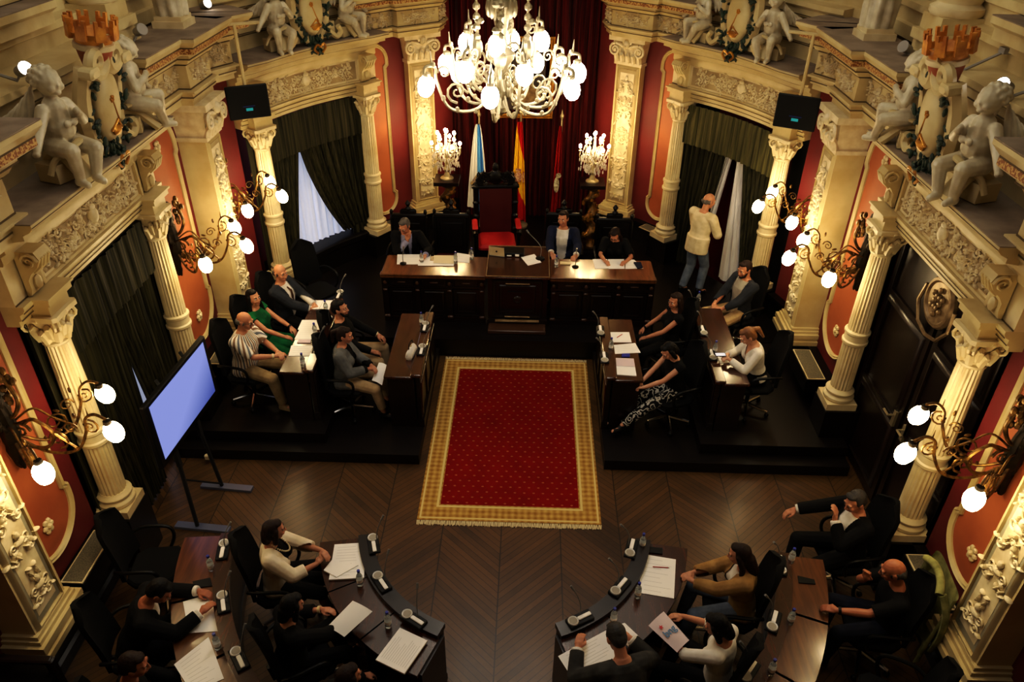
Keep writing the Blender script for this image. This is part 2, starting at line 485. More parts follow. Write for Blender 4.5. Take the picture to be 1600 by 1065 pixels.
def make_column(label, group):
    t = thing('column', label, 'column', group=group)
    r = .125
    mb = MB(); mb.box((0, 0, .745), (.36, .36, .09)); obj('plinth', mb, 'ivory', t)
    mb = MB(); mb.lathe([(.165, .79), (.18, .81), (.18, .84), (.165, .86), (.145, .87), (.145, .885), (.165, .895), (.168, .915), (.155, .93), (.14, .94), (r + .005, .955)], n=28); obj('base', mb, 'ivory', t)
    mb = MB(); mb.lathe([(r, .955), (r, 1.60)], n=80, fl=.1, nf=20); obj('drum', mb, 'ivory', t)
    mb = MB(); mb.lathe([(r, 1.58), (r + .02, 1.6), (r + .022, 1.63), (r + .006, 1.645), (r + .006, 1.72), (r + .02, 1.735), (r + .02, 1.76), (r - .005, 1.775)], n=28); obj('ring', mb, 'ivory', t)
    mb = MB(); mb.lathe([(r - .004, 1.77), (r - .006, 2.2), (r - .018, 2.745)], n=80, fl=.12, nf=20); obj('shaft', mb, 'ivory', t)
    mb = MB(); capital(mb, 2.74, 3.08, .108); obj('capital', mb, 'ivory', t)
    return t
side(1)
colspots = {(1, 'a'): (4.0, 5.52), (1, 'b'): (4.0, 7.6), (1, 'c'): (3.69, 10.5), (1, 'd'): (2.51, 12.2)}
COLLAB = {(1, 'a'): 'fluted ivory column on the right of the dark door, nearest the camera', (1, 'b'): 'fluted ivory column on the far side of the oval-crested dark door',
          (1, 'c'): 'fluted ivory column behind the standing man, on the wall lamp side of the doorway', (1, 'd'): 'fluted ivory column between the doorway curtain and the narrow red panel, right of the head table',
          (-1, 'a'): 'fluted ivory column left of the big television, nearest the camera', (-1, 'b'): 'fluted ivory column rising behind the far corner of the big television',
          (-1, 'c'): 'fluted ivory column beside the wall lamp and bald man in grey suit', (-1, 'd'): 'fluted ivory column between the white-curtained window and the narrow red panel'}
col0 = None
for s in (1, -1):
    for k in 'abcd':
        x, y = colspots[(1, k)]
        rz = 0 if k in 'ab' else -s * math.atan2(1.18, 1.7) * -1
        if col0 is None: col0 = make_column(COLLAB[(s, k)], 'fluted columns along the walls'); col0.location = (x * s, y, 0); c_ = col0
        else: c_ = dup(col0, (x * s, y, 0), rz, COLLAB[(s, k)])
        side(s); mb = MB()
        if k in 'ab': mb.box((x + .06, y, .35), (.5, .42, .7))
        else: mb.box((x + .05, y + .04, .35), (.46, .46, .7), math.atan2(1.18, 1.7))
        trim(mb, 'blackwood'); side(1)

# ------------------------------------------------------------------ pilasters
def pilaster(o, nrm, label, seed, dep=.35):
    t = thing('pilaster', label, 'pilaster', group='carved cream pilasters')
    T = frame(o, nrm); W = .46
    mb = MB(T); mb.box((0, 2.17, -dep / 2), (W, 2.5, dep)); obj('shaft', mb, 'cream', t)
    mb = MB(T); mb.box((0, 2.15, .004), (W - .13, 2.32, .012)); pf = obj('field', mb, 'groundgrey' if seed == 3 else 'ground', t)
    mb = MB(T)
    q = (W - .11) / 2; P = [(-q, .97), (q, .97), (q, 3.33), (-q, 3.33)]
    mb.sweep(P, [(0, 0), (.0, .03), (-.02, .018), (-.035, 0)], closed=True); obj('frame', mb, 'cream', t)
    mb = MB(T @ Matrix.Translation((0, 2.15, .012)))
    mb.box((0, 0, -.004), (W - .2, 2.2, .008)); relief(mb, W - .16, 2.26, 18 if seed == 3 else 28, seed, (.045, .1)) 
    for zz in (-.85, -.35, .1, .55, .95):
        mb.ball((0, zz, .015), (.06, .035, .03), 8, 5); mb.ball((0, zz + .07, .015), (.03, .045, .025), 7, 5)
        for sx in (-1, 1): mb.spiral((sx * .075, zz - .01, 0), .055, 1.4, .22, PI if sx > 0 else 0, sx, 13, .9, 4)
    obj('ornament', mb, 'relief', t)
    mb = MB(T)
    for z0, z1, e in ((.7, .76, .1), (.76, .8, .07), (.8, .86, .085), (.86, .9, .05), (.9, .94, .03)):
        mb.box((0, (z0 + z1) / 2, -dep / 2 + e / 2), (W + 2 * e, z1 - z0, dep + e))
    obj('base', mb, 'cream', t)
    mb = MB(T)
    mb.rings([[V((-W / 2, 3.42, -dep)), V((W / 2, 3.42, -dep)), V((W / 2, 3.42, .02)), V((-W / 2, 3.42, .02))], [V((-W / 2 - .05, 3.76, -dep)), V((W / 2 + .05, 3.76, -dep)), V((W / 2 + .05, 3.76, .07)), V((-W / 2 - .05, 3.76, .07))]])
    mb.box((0, 3.8, -dep / 2 + .06), (W + .2, .08, dep + .14)); mb.box((0, 3.4, -dep / 2 + .01), (W + .05, .05, dep + .05))
    for sx in (-1, 1):
        mb.spiral((sx * (W / 2 - .01), 3.62, .09), .1, 1.8, .2, PI / 2, -sx, 20, 1, 6); mb.ball((sx * (W / 2 - .01), 3.62, .1), .03, 7, 5)
        mb.tube([(sx * (W / 2 - .02), 3.72, .1), (sx * .12, 3.7, .1), (0, 3.66, .09)], [.025, .025, .02], 6)
    for i in range(5):
        u = (i - 2) * .105; mb.tube([(u, 3.43, .03), (u, 3.5, .05), (u, 3.56, .09), (u, 3.54, .105)], [.045, .045, .035, .015], 6)
    mb.ball((0, 3.73, .12), (.055, .075, .06), 9, 7); mb.ball((0, 3.7, .17), .018, 6, 5)
    for sx in (-1, 1): mb.ball((sx * .06, 3.76, .1), (.035, .05, .03), 7, 5)
    obj('capital', mb, 'relief', t)
    return t
PL = {(1, 0): 'carved cream pilaster at the right edge of the photo, beside the nearest wall lamp', (-1, 0): 'carved cream pilaster at the left edge of the photo, beside the nearest wall lamp',
      (1, 1): 'carved cream pilaster between the two farther wall lamps on the right wall', (-1, 1): 'carved cream pilaster between the two farther wall lamps on the left wall',
      (1, 2): 'carved cream pilaster right of the burgundy drape behind the head table', (-1, 2): 'carved cream pilaster left of the burgundy drape behind the head table'}
for s in (1, -1):
    side(s)
    pilaster((3.86, 4.06, 0), (-1, 0), PL[(s, 0)], 3)
    pilaster((3.80, 9.17, 0), (-1, 0), PL[(s, 1)], 5)
    pilaster((1.72, 13.06, 0), (-.58, -.81), PL[(s, 2)], 5)
side(1)

# ------------------------------------------------------------------ entablatures
n = NT('giltband', .5); f = n.noise(n.obj, 42, 2); n.out(n.mix(n.op('GREATER_THAN', f, .5), (196, 160, 98), (136, 82, 36)), f, .6, .01)
MAIN = [(-.3, 3.84), (.02, 3.84), (.02, 3.89), (.05, 3.9), (.05, 3.96), (.09, 3.97), (.09, 3.99), (.03, 4.0), (.03, 4.24), (.07, 4.25), (.1, 4.29), (.13, 4.3), (.13, 4.34), (.24, 4.37), (.24, 4.43), (.3, 4.49), (.3, 4.52), (-.3, 4.52)]
AP = [(3.84, -2.4), (3.84, 5.3), (4.4, 5.3)]
BP = [(4.4, 7.98), (3.96, 7.98), (3.96, 8.86), (3.82, 8.86), (3.82, 9.48), (3.96, 9.48), (3.96, 9.72), (3.76, 10.08), (3.92, 10.22), (4.3, 10.4)]
CP = [(3.0, 12.55), (2.55, 12.16), (2.08, 12.7), (1.98, 12.62), (1.42, 13.06), (1.36, 13.4), (1.48, 13.9)]
for s in (1, -1):
    side(s)
    for P, SK in ((AP, 1.25), (BP, 1.17), (CP, 1.0)):
        ZS = lambda pr: [(q, 3.84 + (z - 3.84) * SK) for q, z in pr]
        mb = MB(); mb.sweep(P, ZS(MAIN)); o = trim(mb, 'cream')
        mb = MB(); mb.sweep(P, ZS([(.3, 4.522), (-.3, 4.522), (-.3, 4.53), (.3, 4.53)])); trim(mb, 'ledge', o).name = 'ledge'
        mb = MB(); mb.sweep(P, ZS([(.23, 4.378), (.247, 4.378), (.247, 4.424), (.23, 4.424)])); trim(mb, 'giltband', o).name = 'gilt_band'
        mb = MB(); mb.sweep(P, ZS([(.052, 3.92), (.056, 3.92), (.056, 3.93), (.052, 3.93)])); mb.sweep(P, ZS([(.032, 4.0), (.036, 4.0), (.036, 4.012), (.032, 4.012)])); mb.sweep(P, ZS([(.032, 4.228), (.036, 4.228), (.036, 4.24), (.032, 4.24)])); mb.sweep(P, ZS([(.132, 4.3), (.136, 4.3), (.136, 4.31), (.132, 4.31)])); mb.sweep(P, ZS([(.242, 4.425), (.247, 4.425), (.247, 4.436), (.242, 4.436)])); trim(mb, 'groove', o).name = 'groove'
        # bits of carving on the frieze, on the long straight runs
        mb = MB()
        for i in range(len(P) - 1):
            a, b = V((*P[i], 0)), V((*P[i + 1], 0)); d = b - a; L = d.length
            if L < .3 or a.y < 2 and b.y < 3: continue
            if a.y < 2: a = V((a.x, 3.4, 0)); d = b - a; L = d.length
            nn = V((-d.y, d.x, 0)).normalized(); mid = (a + b) / 2 + nn * .032; mid.z = 3.84 + .28 * SK
            mb.x = frame(mid, nn); relief(mb, L - .08, .2, int(6 + 7 * L), 11 + i, (.035, .065), .03)
        if mb.v: obj('frieze_carving', mb, 'relief', o)
    # over-door / over-window pieces of the two bays
    for bay in (1, 2):
        P = [(4.06, 5.2), (4.06, 7.92)] if bay == 1 else b2path(-.13, 1.13, -.06)
        mb = MB(); mb.sweep(P, [(-.3, 3.08), (.04, 3.08), (.04, 3.13), (.065, 3.14), (.065, 3.19), (.1, 3.21), (.12, 3.24), (.12, 3.27), (-.3, 3.27)])
        o = trim(mb, 'cream')
        mb = MB(); mb.sweep(P, [(.067, 3.135), (.07, 3.135), (.07, 3.143), (.067, 3.143)]); mb.sweep(P, [(.106, 3.205), (.11, 3.205), (.11, 3.213), (.106, 3.213)]); mb.sweep(P, [(.062, 3.272), (.066, 3.272), (.066, 3.284), (.062, 3.284)]); trim(mb, 'groove', o).name = 'groove'
        mb = MB(); mb.sweep(P, [(-.3, 3.27), (.06, 3.27), (.06, 3.7), (-.3, 3.7)]); trim(mb, 'ivory', o).name = 'frieze'
        mb = MB(); FQ = [(4.0, 5.68), (4.0, 7.44)] if bay == 1 else b2path(.06, .94, .0); mb.sweep(FQ, [(0, 3.33), (.006, 3.33), (.006, 3.59), (0, 3.59)]); trim(mb, 'ground', o).name = 'ground'
        mb = MB(); mb.sweep(P, [(-.3, 3.64), (.09, 3.64), (.1, 3.66), (.1, 3.72), (.15, 3.75), (.15, 3.8), (.2, 3.82), (.2, 3.85), (.34, 3.87), (.34, 3.91), (.4, 3.94), (.43, 3.97), (.43, 4.0), (-.3, 4.0)]); trim(mb, 'cream', o).name = 'cornice'
        mb = MB(); mb.sweep(P, [(.43, 4.002), (-.3, 4.002), (-.3, 4.01), (.43, 4.01)]); trim(mb, 'ledge', o).name = 'ledge'
        mb = MB(); mb.sweep(P, [(.342, 3.915), (.346, 3.915), (.346, 3.922), (.342, 3.922)]); mb.sweep(P, [(.432, 3.975), (.435, 3.975), (.435, 3.981), (.432, 3.981)]); mb.sweep(P, [(.152, 3.8), (.156, 3.8), (.156, 3.81), (.152, 3.81)]); trim(mb, 'groove', o).name = 'groove'
        # blocks breaking forward over the columns
        for kk, yy in ((0, 5.52), (1, 7.6)):
            T = frame((4.0, yy, 0), (-1, 0)) if bay == 1 else frame(bay2(kk), b2n)
            mb = MB(T); mb.box((0, 3.14, -.02), (.3, .12, .32)); mb.box((0, 3.225, -.01), (.36, .06, .38)); mb.box((0, 3.262, -.01), (.4, .02, .42)); trim(mb, 'cream', o).name = 'block'
        # framed carving
        mb = MB(); mbf = MB()
        if bay == 1:
            segs = [(V((4.0, 6.56, 3.46)), V((-1, 0, 0)), 1.8)]
        else:
            segs = []
            for i in range(3):
                k = .5 + (i - 1) * .265; segs.append((bay2(k, .0, 3.46), (bay2(k + .05) - bay2(k - .05)), .56))
            segs = [(p, V((-d.y, d.x, 0)), L) for p, d, L in segs]
        for i, (p, nn, L) in enumerate(segs):
            T = frame(p, nn); mb.x = T
            relief(mb, L, .3, int(24 * L), 31 + i, (.045, .085), .03)
            if bay == 1 or i == 1:
                mb.ball((0, .02, .02), (.07, .09, .05), 9, 7); mb.ball((0, .1, .03), (.05, .03, .03), 8, 5)
        obj('frieze_carving', mb, 'relief', o)
        FP = [(4.0, 5.6), (4.0, 7.52)] if bay == 1 else b2path(.03, .97, .0)
        mb = MB()
        mb.sweep(FP, [(0, 3.275), (.03, 3.275), (.02, 3.295), (0, 3.3)]); mb.sweep(FP, [(0, 3.61), (.02, 3.62), (.03, 3.645), (0, 3.645)])
        for e in (0, -1):
            q = FP[e]; mb.box((q[0] - .01, q[1], 3.46), (.05, .04, .37))
        obj('frieze_frame', mb, 'cream', o)
        # scroll brackets at the ends
        for e, (kk, yy) in enumerate(((.0, 5.45), (1.0, 7.68))):
            t = thing('scroll_bracket', ('carved scroll bracket at the %s end of the %s' % (('near', 'far')[e], {(1, 1): 'frieze above the dark door', (1, -1): 'frieze above the television window', (2, 1): 'frieze above the right doorway', (2, -1): 'frieze above the white-curtained window'}[(bay, s)])), 'bracket', group='scroll brackets on the friezes')
            if bay == 1: T = frame((3.98, yy, 0), (-1, 0))
            else:
                p = bay2(kk, .03); T = frame(p, b2n)
            mb = MB(T)
            prof = [(0, 3.29), (.03, 3.29), (.05, 3.35), (.05, 3.43), (.09, 3.49), (.16, 3.55), (.2, 3.62), (.17, 3.69), (0, 3.69)]
            mb.rings([[V((-.09, z, o_)) for o_, z in prof], [V((.09, z, o_)) for o_, z in prof]]); obj('body', mb, 'cream', t)
            mb = MB(T)
            for sx in (-1, 1):
                q = Matrix(((0, 0, sx, sx * .088), (0, 1, 0, 3.61), (1, 0, 0, .11), (0, 0, 0, 1)))
                mb.x = T @ q; mb.spiral((0, 0, 0), .075, 1.6, .2, 0, 1, 16, .8, 5)
            mb.x = T
            for i in range(3): mb.tube([(-.05 + .05 * i, 3.63, .2), (-.05 + .05 * i, 3.55, .17), (-.05 + .05 * i, 3.49, .1)], .016, 5)
            mb.ball((0, 3.38, .06), (.05, .07, .03), 7, 5)
            obj('scroll', mb, 'cream', t)
side(1)

# ------------------------------------------------------------------ curtains
def curtain(path, z0, z1, nf, amp, pinch=None, T=None, nu=None, nv=14, seed=0):
    """hanging cloth along a plan path (list of points); pinch(v, u) -> u remap"""
    r = random.Random(seed); ph = [r.uniform(0, 6) for _ in range(4)]
    P = [V((p[0], p[1], 0)) for p in path]; n = len(P) - 1
    mb = MB()
    def fn(u, v):
        w = pinch(u, v) if pinch else u
        w = min(max(w, 0), 1); i = min(int(w * n), n - 1); t = w * n - i
        p = P[i].lerp(P[i + 1], t); d = (P[i + 1] - P[i]).normalized(); nn = V((-d.y, d.x, 0))
        a = u * nf * 2 * PI
        o = amp * (math.sin(a + ph[0]) + .45 * math.sin(a * 1.7 + ph[1] + v) + .3 * math.sin(a * .43 + ph[2] + 2 * v))
        return p + nn * o + V((0, 0, z0 + (z1 - z0) * v))
    mb.grid(fn, nu or int(nf * 9), nv)
    return mb
def b1(y0, y1, off): return [(4.14 - off, y0), (4.14 - off, y1)]
# left near window: dark velvet, two panels with gaps, pelmet above
side(-1)
t = thing('window_curtain', 'dark olive velvet curtain with pelmet behind the big television', 'curtain')
obj('curtain_panel', curtain(b1(5.80, 6.64, .0), .02, 3.0, 10, .022, lambda u, v: u + (.0 if v > .56 else (.56 - v) * .42) * (1 - u), seed=1, nv=24), 'velvet', t, 60)
obj('curtain_panel', curtain(b1(6.62, 7.7, .0), .02, 3.0, 12, .022, lambda u, v: u + (.0 if v > .66 else (.66 - v) * .42) * (1 - u), seed=2, nv=24), 'velvet', t, 60)
obj('curtain_panel', curtain(b1(5.36, 5.82, .0), .02, 3.0, 5, .028, lambda u, v: u * (1 - .12 * (1 - v)), seed=8), 'velvet', t, 60)
obj('pelmet', curtain(b1(5.4, 7.72, .10), 2.40, 3.02, 15, .014, seed=3, nv=5), 'velvet', t, 60)
mb = MB(); mb.tube([(4.08, 5.4, 3.03), (4.08, 7.72, 3.03)], .02, 6); obj('rod', mb, 'bronzedark', t)
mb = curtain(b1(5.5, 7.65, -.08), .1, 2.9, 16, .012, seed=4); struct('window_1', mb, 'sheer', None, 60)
# left far window: sheers showing through a swept opening, sill and panelling below
W2 = lambda a, b, o: b2path(a, b, o, 6)
t = thing('window_curtain', 'dark olive velvet curtain swept aside from bright white sheers', 'curtain')
def pin_l(u, v):   # edge of the left panel leans in towards the top
    e = .258 + .225 * v; return u * e
def pin_r(u, v):
    e = .43 + .32 * (1 - v) ** 1.8; return e + (1 - e) * u
L2 = W2(-.07, 1.0, -.12)
obj('curtain_panel', curtain(L2, .3, 2.98, 9, .026, pin_l, seed=5), 'velvet', t, 60)
obj('curtain_panel', curtain(L2, .84, 2.98, 9, .026, pin_r, seed=6), 'velvet', t, 60)
obj('curtain_tail', curtain(W2(.80, .95, -.1), .3, .9, 3, .03, seed=7), 'velvet', t, 60)
obj('pelmet', curtain(W2(.04, .96, -.04), 2.45, 3.06, 13, .012, seed=9, nv=5), 'velvet', t, 60)
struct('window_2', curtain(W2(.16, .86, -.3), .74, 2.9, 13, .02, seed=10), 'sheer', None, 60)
mb = MB(); mb.sweep(b2path(.06, .94, -.12), [(-.4, .3), (.1, .3), (.1, .62), (.13, .64), (.13, .72), (.08, .75), (-.4, .75)]); trim(mb, 'blackwood')
# right near bay: dark double door with oval crest
side(1)
mat('medal', (150, 128, 92), .4, .4, c2=(110, 88, 58), sc_=12)
mb = MB(); mb.box((4.32, 6.55, 1.55), (.08, 2.36, 3.1)); door = struct('door_1', mb, 'doorwood')
for i, y in enumerate((5.97, 7.13)):
    mb = MB(); mb.box((4.26, y, 1.53), (.05, 1.1, 3.0)); lf = obj('door_leaf', mb, 'doorwood', door)
    mb = MB()
    for z0, z1 in ((.2, 1.05), (1.2, 2.2), (2.35, 2.95)):
        mb.x = frame((4.233, y, (z0 + z1) / 2), (-1, 0)); q, h = .42, (z1 - z0) / 2
        mb.sweep([(-q, -h), (q, -h), (q, h), (-q, h)], [(0, 0), (0, .03), (-.03, .02), (-.05, 0)], closed=True)
    obj('door_moulding', mb, 'doorwood', lf)
mb = MB(frame((4.22, 6.6, 2.72), (-1, 0)))
mb.lathe([(.01, .03), (.2, .03), (.22, .05), (.25, .045), (.27, .02), (.27, -.02)], n=28); 
for i in range(12): mb.ball((.1 * math.cos(i * PI / 6) * (.5 + .5 * (i % 2)), .13 * math.sin(i * PI / 6) * (.5 + .5 * (i % 2)), .045), (.03, .035, .025), 6, 4)
mb.tube([(-.3, .05, .02), (-.33, -.15, .04), (-.2, -.32, .05), (0, -.37, .05), (.2, -.32, .05), (.33, -.15, .04), (.3, .05, .02)], .02, 6)
obj('oval_crest', mb, 'medal', door)
for y in (6.42, 6.68):
    mb = MB(); mb.box((4.22, y, 1.2), (.03, .06, .2)); mb.tube([(4.2, y, 1.24), (4.14, y, 1.24), (4.14, y + .11 * (-1 if y < 6.5 else 1), 1.24)], .014, 6); obj('door_handle', mb, 'brass', door)
# right far doorway: fringed valance, drapes and two sheers with the man passing through
t = thing('doorway_curtain', 'dark olive velvet curtain with striped valance over the right doorway', 'curtain')
def pin_r2(u, v): return .0 + (.36 - .0) * u
obj('curtain_panel', curtain(W2(.02, .98, -.1), .3, 2.98, 8, .026, lambda u, v: u * (.19 + .26 * v), seed=12), 'velvet', t, 60)
obj('curtain_panel', curtain(W2(.02, .98, -.1), .3, 2.98, 9, .026, lambda u, v: 1 - (.46 - .17 * (1 - v)) * u, seed=13), 'velvet', t, 60)
obj('valance', curtain(W2(.04, .96, .02), 2.42, 3.04, 17, .014, seed=14, nv=5), 'valance', t, 60)
t = thing('sheer_curtain', 'pair of pale sheer curtains parted in the right doorway', 'curtain')
mat('sheer_pale', (232, 232, 234), .85, spec=.2, c2=(206, 206, 212), sc_=3, stretch=(8, 8, .5))
obj('sheer_panel', curtain(W2(.0, 1, -.16), .32, 2.9, 4, .02, lambda u, v: (.15 + .30 * v) + u * (.33 - .27 * v), seed=15), 'sheer_pale', t, 60)
obj('sheer_panel', curtain(W2(.0, 1, -.18), .55, 2.9, 3, .02, lambda u, v: .52 + .14 * (1 - v) + u * (.03 + .11 * (1 - v)), seed=16), 'sheer_pale', t, 60)
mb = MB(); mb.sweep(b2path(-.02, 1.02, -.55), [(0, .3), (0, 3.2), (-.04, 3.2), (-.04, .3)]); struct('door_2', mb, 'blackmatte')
# rear drape, burgundy
t = thing('rear_drape', 'tall burgundy pleated drape behind the flags and throne', 'curtain')
obj('drape_panel', curtain([(-1.27, 13.9), (0, 13.9)], .3, 7.5, 13, .035, seed=20, nv=8), 'burgundy', t, 60)
obj('drape_panel', curtain([(0, 13.9), (1.27, 13.9)], .3, 7.5, 13, .035, seed=21, nv=8), 'burgundy', t, 60)
# upper gallery openings
side(-1)
struct('window_3', curtain([(4.5, 4.6), (4.5, 7.3)], 5.3, 8, 9, .05, seed=30, nv=6), 'sheer_pale', None, 60)
side(1)
mb = MB(); mb.box((4.52, 5.95, 6.6), (.06, 2.7, 2.6)); struct('window_4', mb, 'blackmatte')
for s in (1, -1):
    side(s)
    mb = MB(); mb.sweep([(4.54, 4.4), (4.54, 7.5)], [(0, 5.0), (.2, 5.0), (.2, 5.1), (.26, 5.14), (.26, 5.2), (0, 5.2)]); trim(mb, 'cream')
    mb = MB(); mb.sweep([(4.54, 4.4), (4.54, 7.5)], [(.26, 5.201), (0, 5.201), (0, 5.21), (.26, 5.21)]); trim(mb, 'ledge')
side(1)
# ================================================================== FIXTURES
def aty(u, v, y):
    d = CR * ((u - 800) / FOC) + CU * ((532.5 - v) / FOC) + CF
    return CAM + d * ((y - CAM.y) / d.y)
def bez(P, n=12):
    """smooth curve through the points (Catmull-Rom)"""
    P = [V(p) for p in P]; out = []
    for i in range(len(P) - 1):
        a, b, c, d = P[max(i - 1, 0)], P[i], P[i + 1], P[min(i + 2, len(P) - 1)]
        for k in range(n):
            t = k / n; out.append(.5 * ((2 * b) + (c - a) * t + (2 * a - 5 * b + 4 * c - d) * t * t + (3 * b - a - 3 * c + d) * t ** 3))
    out.append(P[-1]); return out
def vspiral(mb, c, r, dirv, th, a0=0, fl=1, turns=1.5, n=16):
    """spiral in the vertical plane that contains dirv"""
    c = V(c); d = V(dirv).normalized(); P = []; R = []
    for i in range(n):
        t = i / (n - 1); a = a0 + fl * turns * 2 * PI * t; q = r * (1 - .85 * t)
        P.append(c + d * (q * math.cos(a)) + V((0, 0, q * math.sin(a)))); R.append(th * (1 - .4 * t))
    mb.tube(P, R, 5)
EGG = [(.02, .075), (.045, .07), (.066, .04), (.074, .005), (.072, -.03), (.058, -.07), (.035, -.095), (.002, -.105)]
def egg(parent, c, axis, m, name='globe', k=1.0):
    q = V((0, 0, -1)).rotation_difference(V(axis).normalized()).to_matrix().to_4x4()
    mb = MB(Matrix.Translation(V(c)) @ q @ Matrix.Scale(k, 4)); mb.lathe(EGG, n=14); return obj(name, mb, m, parent, 60)

# wall lamps ---------------------------------------------------------------
def make_sconce():
    t = thing('wall_lamp', '', 'wall lamp', group='three-globe bronze wall lamps')
    mb = MB()
    mb.tube(bez([(0, .03, -.42), (.02, .05, -.2), (0, .07, 0), (0, .06, .25), (0, .03, .42)], 4), [.02, .035, .04, .05, .06, .055, .07, .075, .07, .06, .065, .06, .05, .05, .04, .03, .015], 8)
    r = random.Random(4)
    for i in range(26):
        z = r.uniform(.0, .5); a = r.uniform(0, PI); mb.ball((.07 * math.cos(a), .05 + .05 * math.sin(a), z), (.03, .02, .06), 6, 4, Matrix.Rotation(r.uniform(-.6, .6), 3, 'Y'))
    for i in range(10):
        a = r.uniform(0, PI); mb.ball((.04 * math.cos(a), .04 + .03 * math.sin(a), r.uniform(-.38, -.05)), (.02, .02, .05), 6, 4)
    obj('backplate', mb, 'bronzedark', t)
    mb = MB()
    mb.tube(bez([(0, .05, .1), (0, .16, .14), (0, .24, .3), (0, .2, .5)], 5), .018, 6)
    for i in range(12):
        mb.ball((r.uniform(-.04, .04), .2 + r.uniform(-.04, .05), .3 + .024 * i), (.028, .028, .04), 6, 4)
    vspiral(mb, (0, .15, -.02), .09, (0, 1, 0), .014, 0, 1); vspiral(mb, (0, .12, -.2), .07, (0, 1, 0), .012, PI, -1)
    mb.tube(bez([(0, .05, -.15), (0, .3, -.2), (0, .42, -.05), (0, .3, .1), (0, .2, .05)], 5), .016, 6)
    obj('plume', mb, 'bronze', t)
    for gx, gy in ((-.48, .6), (0, .9), (.48, .6)):
        d = V((gx, gy - .05, 0)); L = d.length; d.normalize(); o = V((0, .05, 0))
        pt = lambda f, z: o + d * (L * f) + V((0, 0, z))
        mb = MB()
        mb.tube(bez([pt(.05, -.08), pt(.3, -.24), pt(.6, -.22), pt(.76, -.02), pt(.8, .12), pt(.9, .17), pt(1.0, .12)], 6), .013, 6)
        mb.tube(bez([pt(.1, .05), pt(.3, .1), pt(.45, -.05), pt(.62, -.2)], 5), .01, 5)
        vspiral(mb, pt(.82, .04), .075, d, .009, PI / 2, -1); vspiral(mb, pt(.45, -.1), .1, d, .011, -PI / 2, 1); vspiral(mb, pt(.62, .02), .06, d, .008, 0, 1)
        for f, z in ((.3, -.22), (.6, -.2), (.78, .05), (.7, .15), (.5, .0)):
            mb.ball(pt(f, z), (.014, .014, .03), 5, 4, Matrix.Rotation(f * 9, 3, 'X'))
        mb.tube([pt(.84, .14), pt(.84, .24)], [.008, .002], 5)
        arm = obj('arm', mb, 'bronze', t)
        mb = MB(); mb.lathe([(.012, .06), (.03, .05), (.035, .02), (.02, .0)], pt(1.0, .06), 10); obj('socket', mb, 'bronzedark', arm)
        egg(arm, pt(1.03, .0), d * .35 + V((0, 0, -1)), 'globe')
    return t
SL = {(1, 0): 'bronze three-globe wall lamp nearest the camera on the right wall', (1, 1): 'middle bronze three-globe wall lamp on the right wall, beyond the dark door', (1, 2): 'farthest bronze three-globe wall lamp on the right wall, next to the doorway curtain',
      (-1, 0): 'bronze three-globe wall lamp nearest the camera on the left wall', (-1, 1): 'middle bronze three-globe wall lamp on the left wall, beyond the television', (-1, 2): 'farthest bronze three-globe wall lamp on the left wall, next to the white-curtained window'}
sc0 = None
for s in (1, -1):
    for i, y in enumerate((4.7, 8.1, 9.6)):
        if sc0 is None: sc0 = make_sconce(); o = sc0
        else: o = dup(sc0)
        o.location = (4.13 * s, y, 2.42); o.rotation_euler = (0, 0, PI / 2 * s); o['label'] = SL[(s, i)]

# chandelier ----------------------------------------------------------------
cc = V((-.135, 7.0, 0))
t = thing('chandelier', 'large pale brass chandelier with many bright white globes hanging over the room', 'chandelier', (0, 0, 0))
mb = MB(); mb.lathe([(.004, 4.36), (.05, 4.4), (.055, 4.44), (.03, 4.47), (.02, 4.5), (.07, 4.54), (.09, 4.6), (.06, 4.66), (.04, 4.72), (.06, 4.8), (.11, 4.86), (.12, 4.91), (.06, 4.96), (.04, 5.05), (.07, 5.2), (.1, 5.3), (.05, 5.4), (.04, 9.0)], (cc.x, cc.y, 0), 16)
for i in range(8):
    a = i * PI / 4; mb.ball(cc + V((.09 * math.cos(a), .09 * math.sin(a), 4.6)), (.025, .025, .06), 6, 4); mb.ball(cc + V((.11 * math.cos(a), .11 * math.sin(a), 5.28)), (.03, .03, .08), 6, 4)
obj('stem', mb, 'brass', t)
for i in range(3):
    a = PI / 6 + i * 2 * PI / 3; x, y = cc.x + .26 * math.cos(a), cc.y + .26 * math.sin(a)
    mb = MB()
    for k in range(14):
        z = 4.98 + k * .085; mb.lathe([(.012, z), (.034, z + .02), (.034, z + .045), (.012, z + .07)], (x, y, 0), 7)
    mb.tube([(x, y, 4.7), (x, y, 6.2)], .012, 6); mb.ball((x, y, 4.92), (.055, .055, .1), 8, 6)
    mb.tube(bez([(x, y, 4.9), (x + .05 * math.cos(a), y + .05 * math.sin(a), 4.75), (cc.x + .1 * math.cos(a), cc.y + .1 * math.sin(a), 4.6)], 5), .014, 6)
    for k in range(5): mb.ball((x + random.uniform(-.03, .03), y, 4.95 + .2 * k), (.045, .045, .03), 7, 4)
    obj('hanging_chain', mb, 'brass', t)
GP = [(666, 133, 6.8), (697, 98, 7.35), (716, 112, 7.5), (729, 65, 7.25), (727, 110, 6.6), (776, 70, 6.75), (766, 150, 6.35), (846, 62, 7.2), (838, 97, 7.55), (819, 115, 6.6), (877, 102, 7.35), (903, 112, 7.15), (893, 138, 6.7), (800, 62, 7.45)]
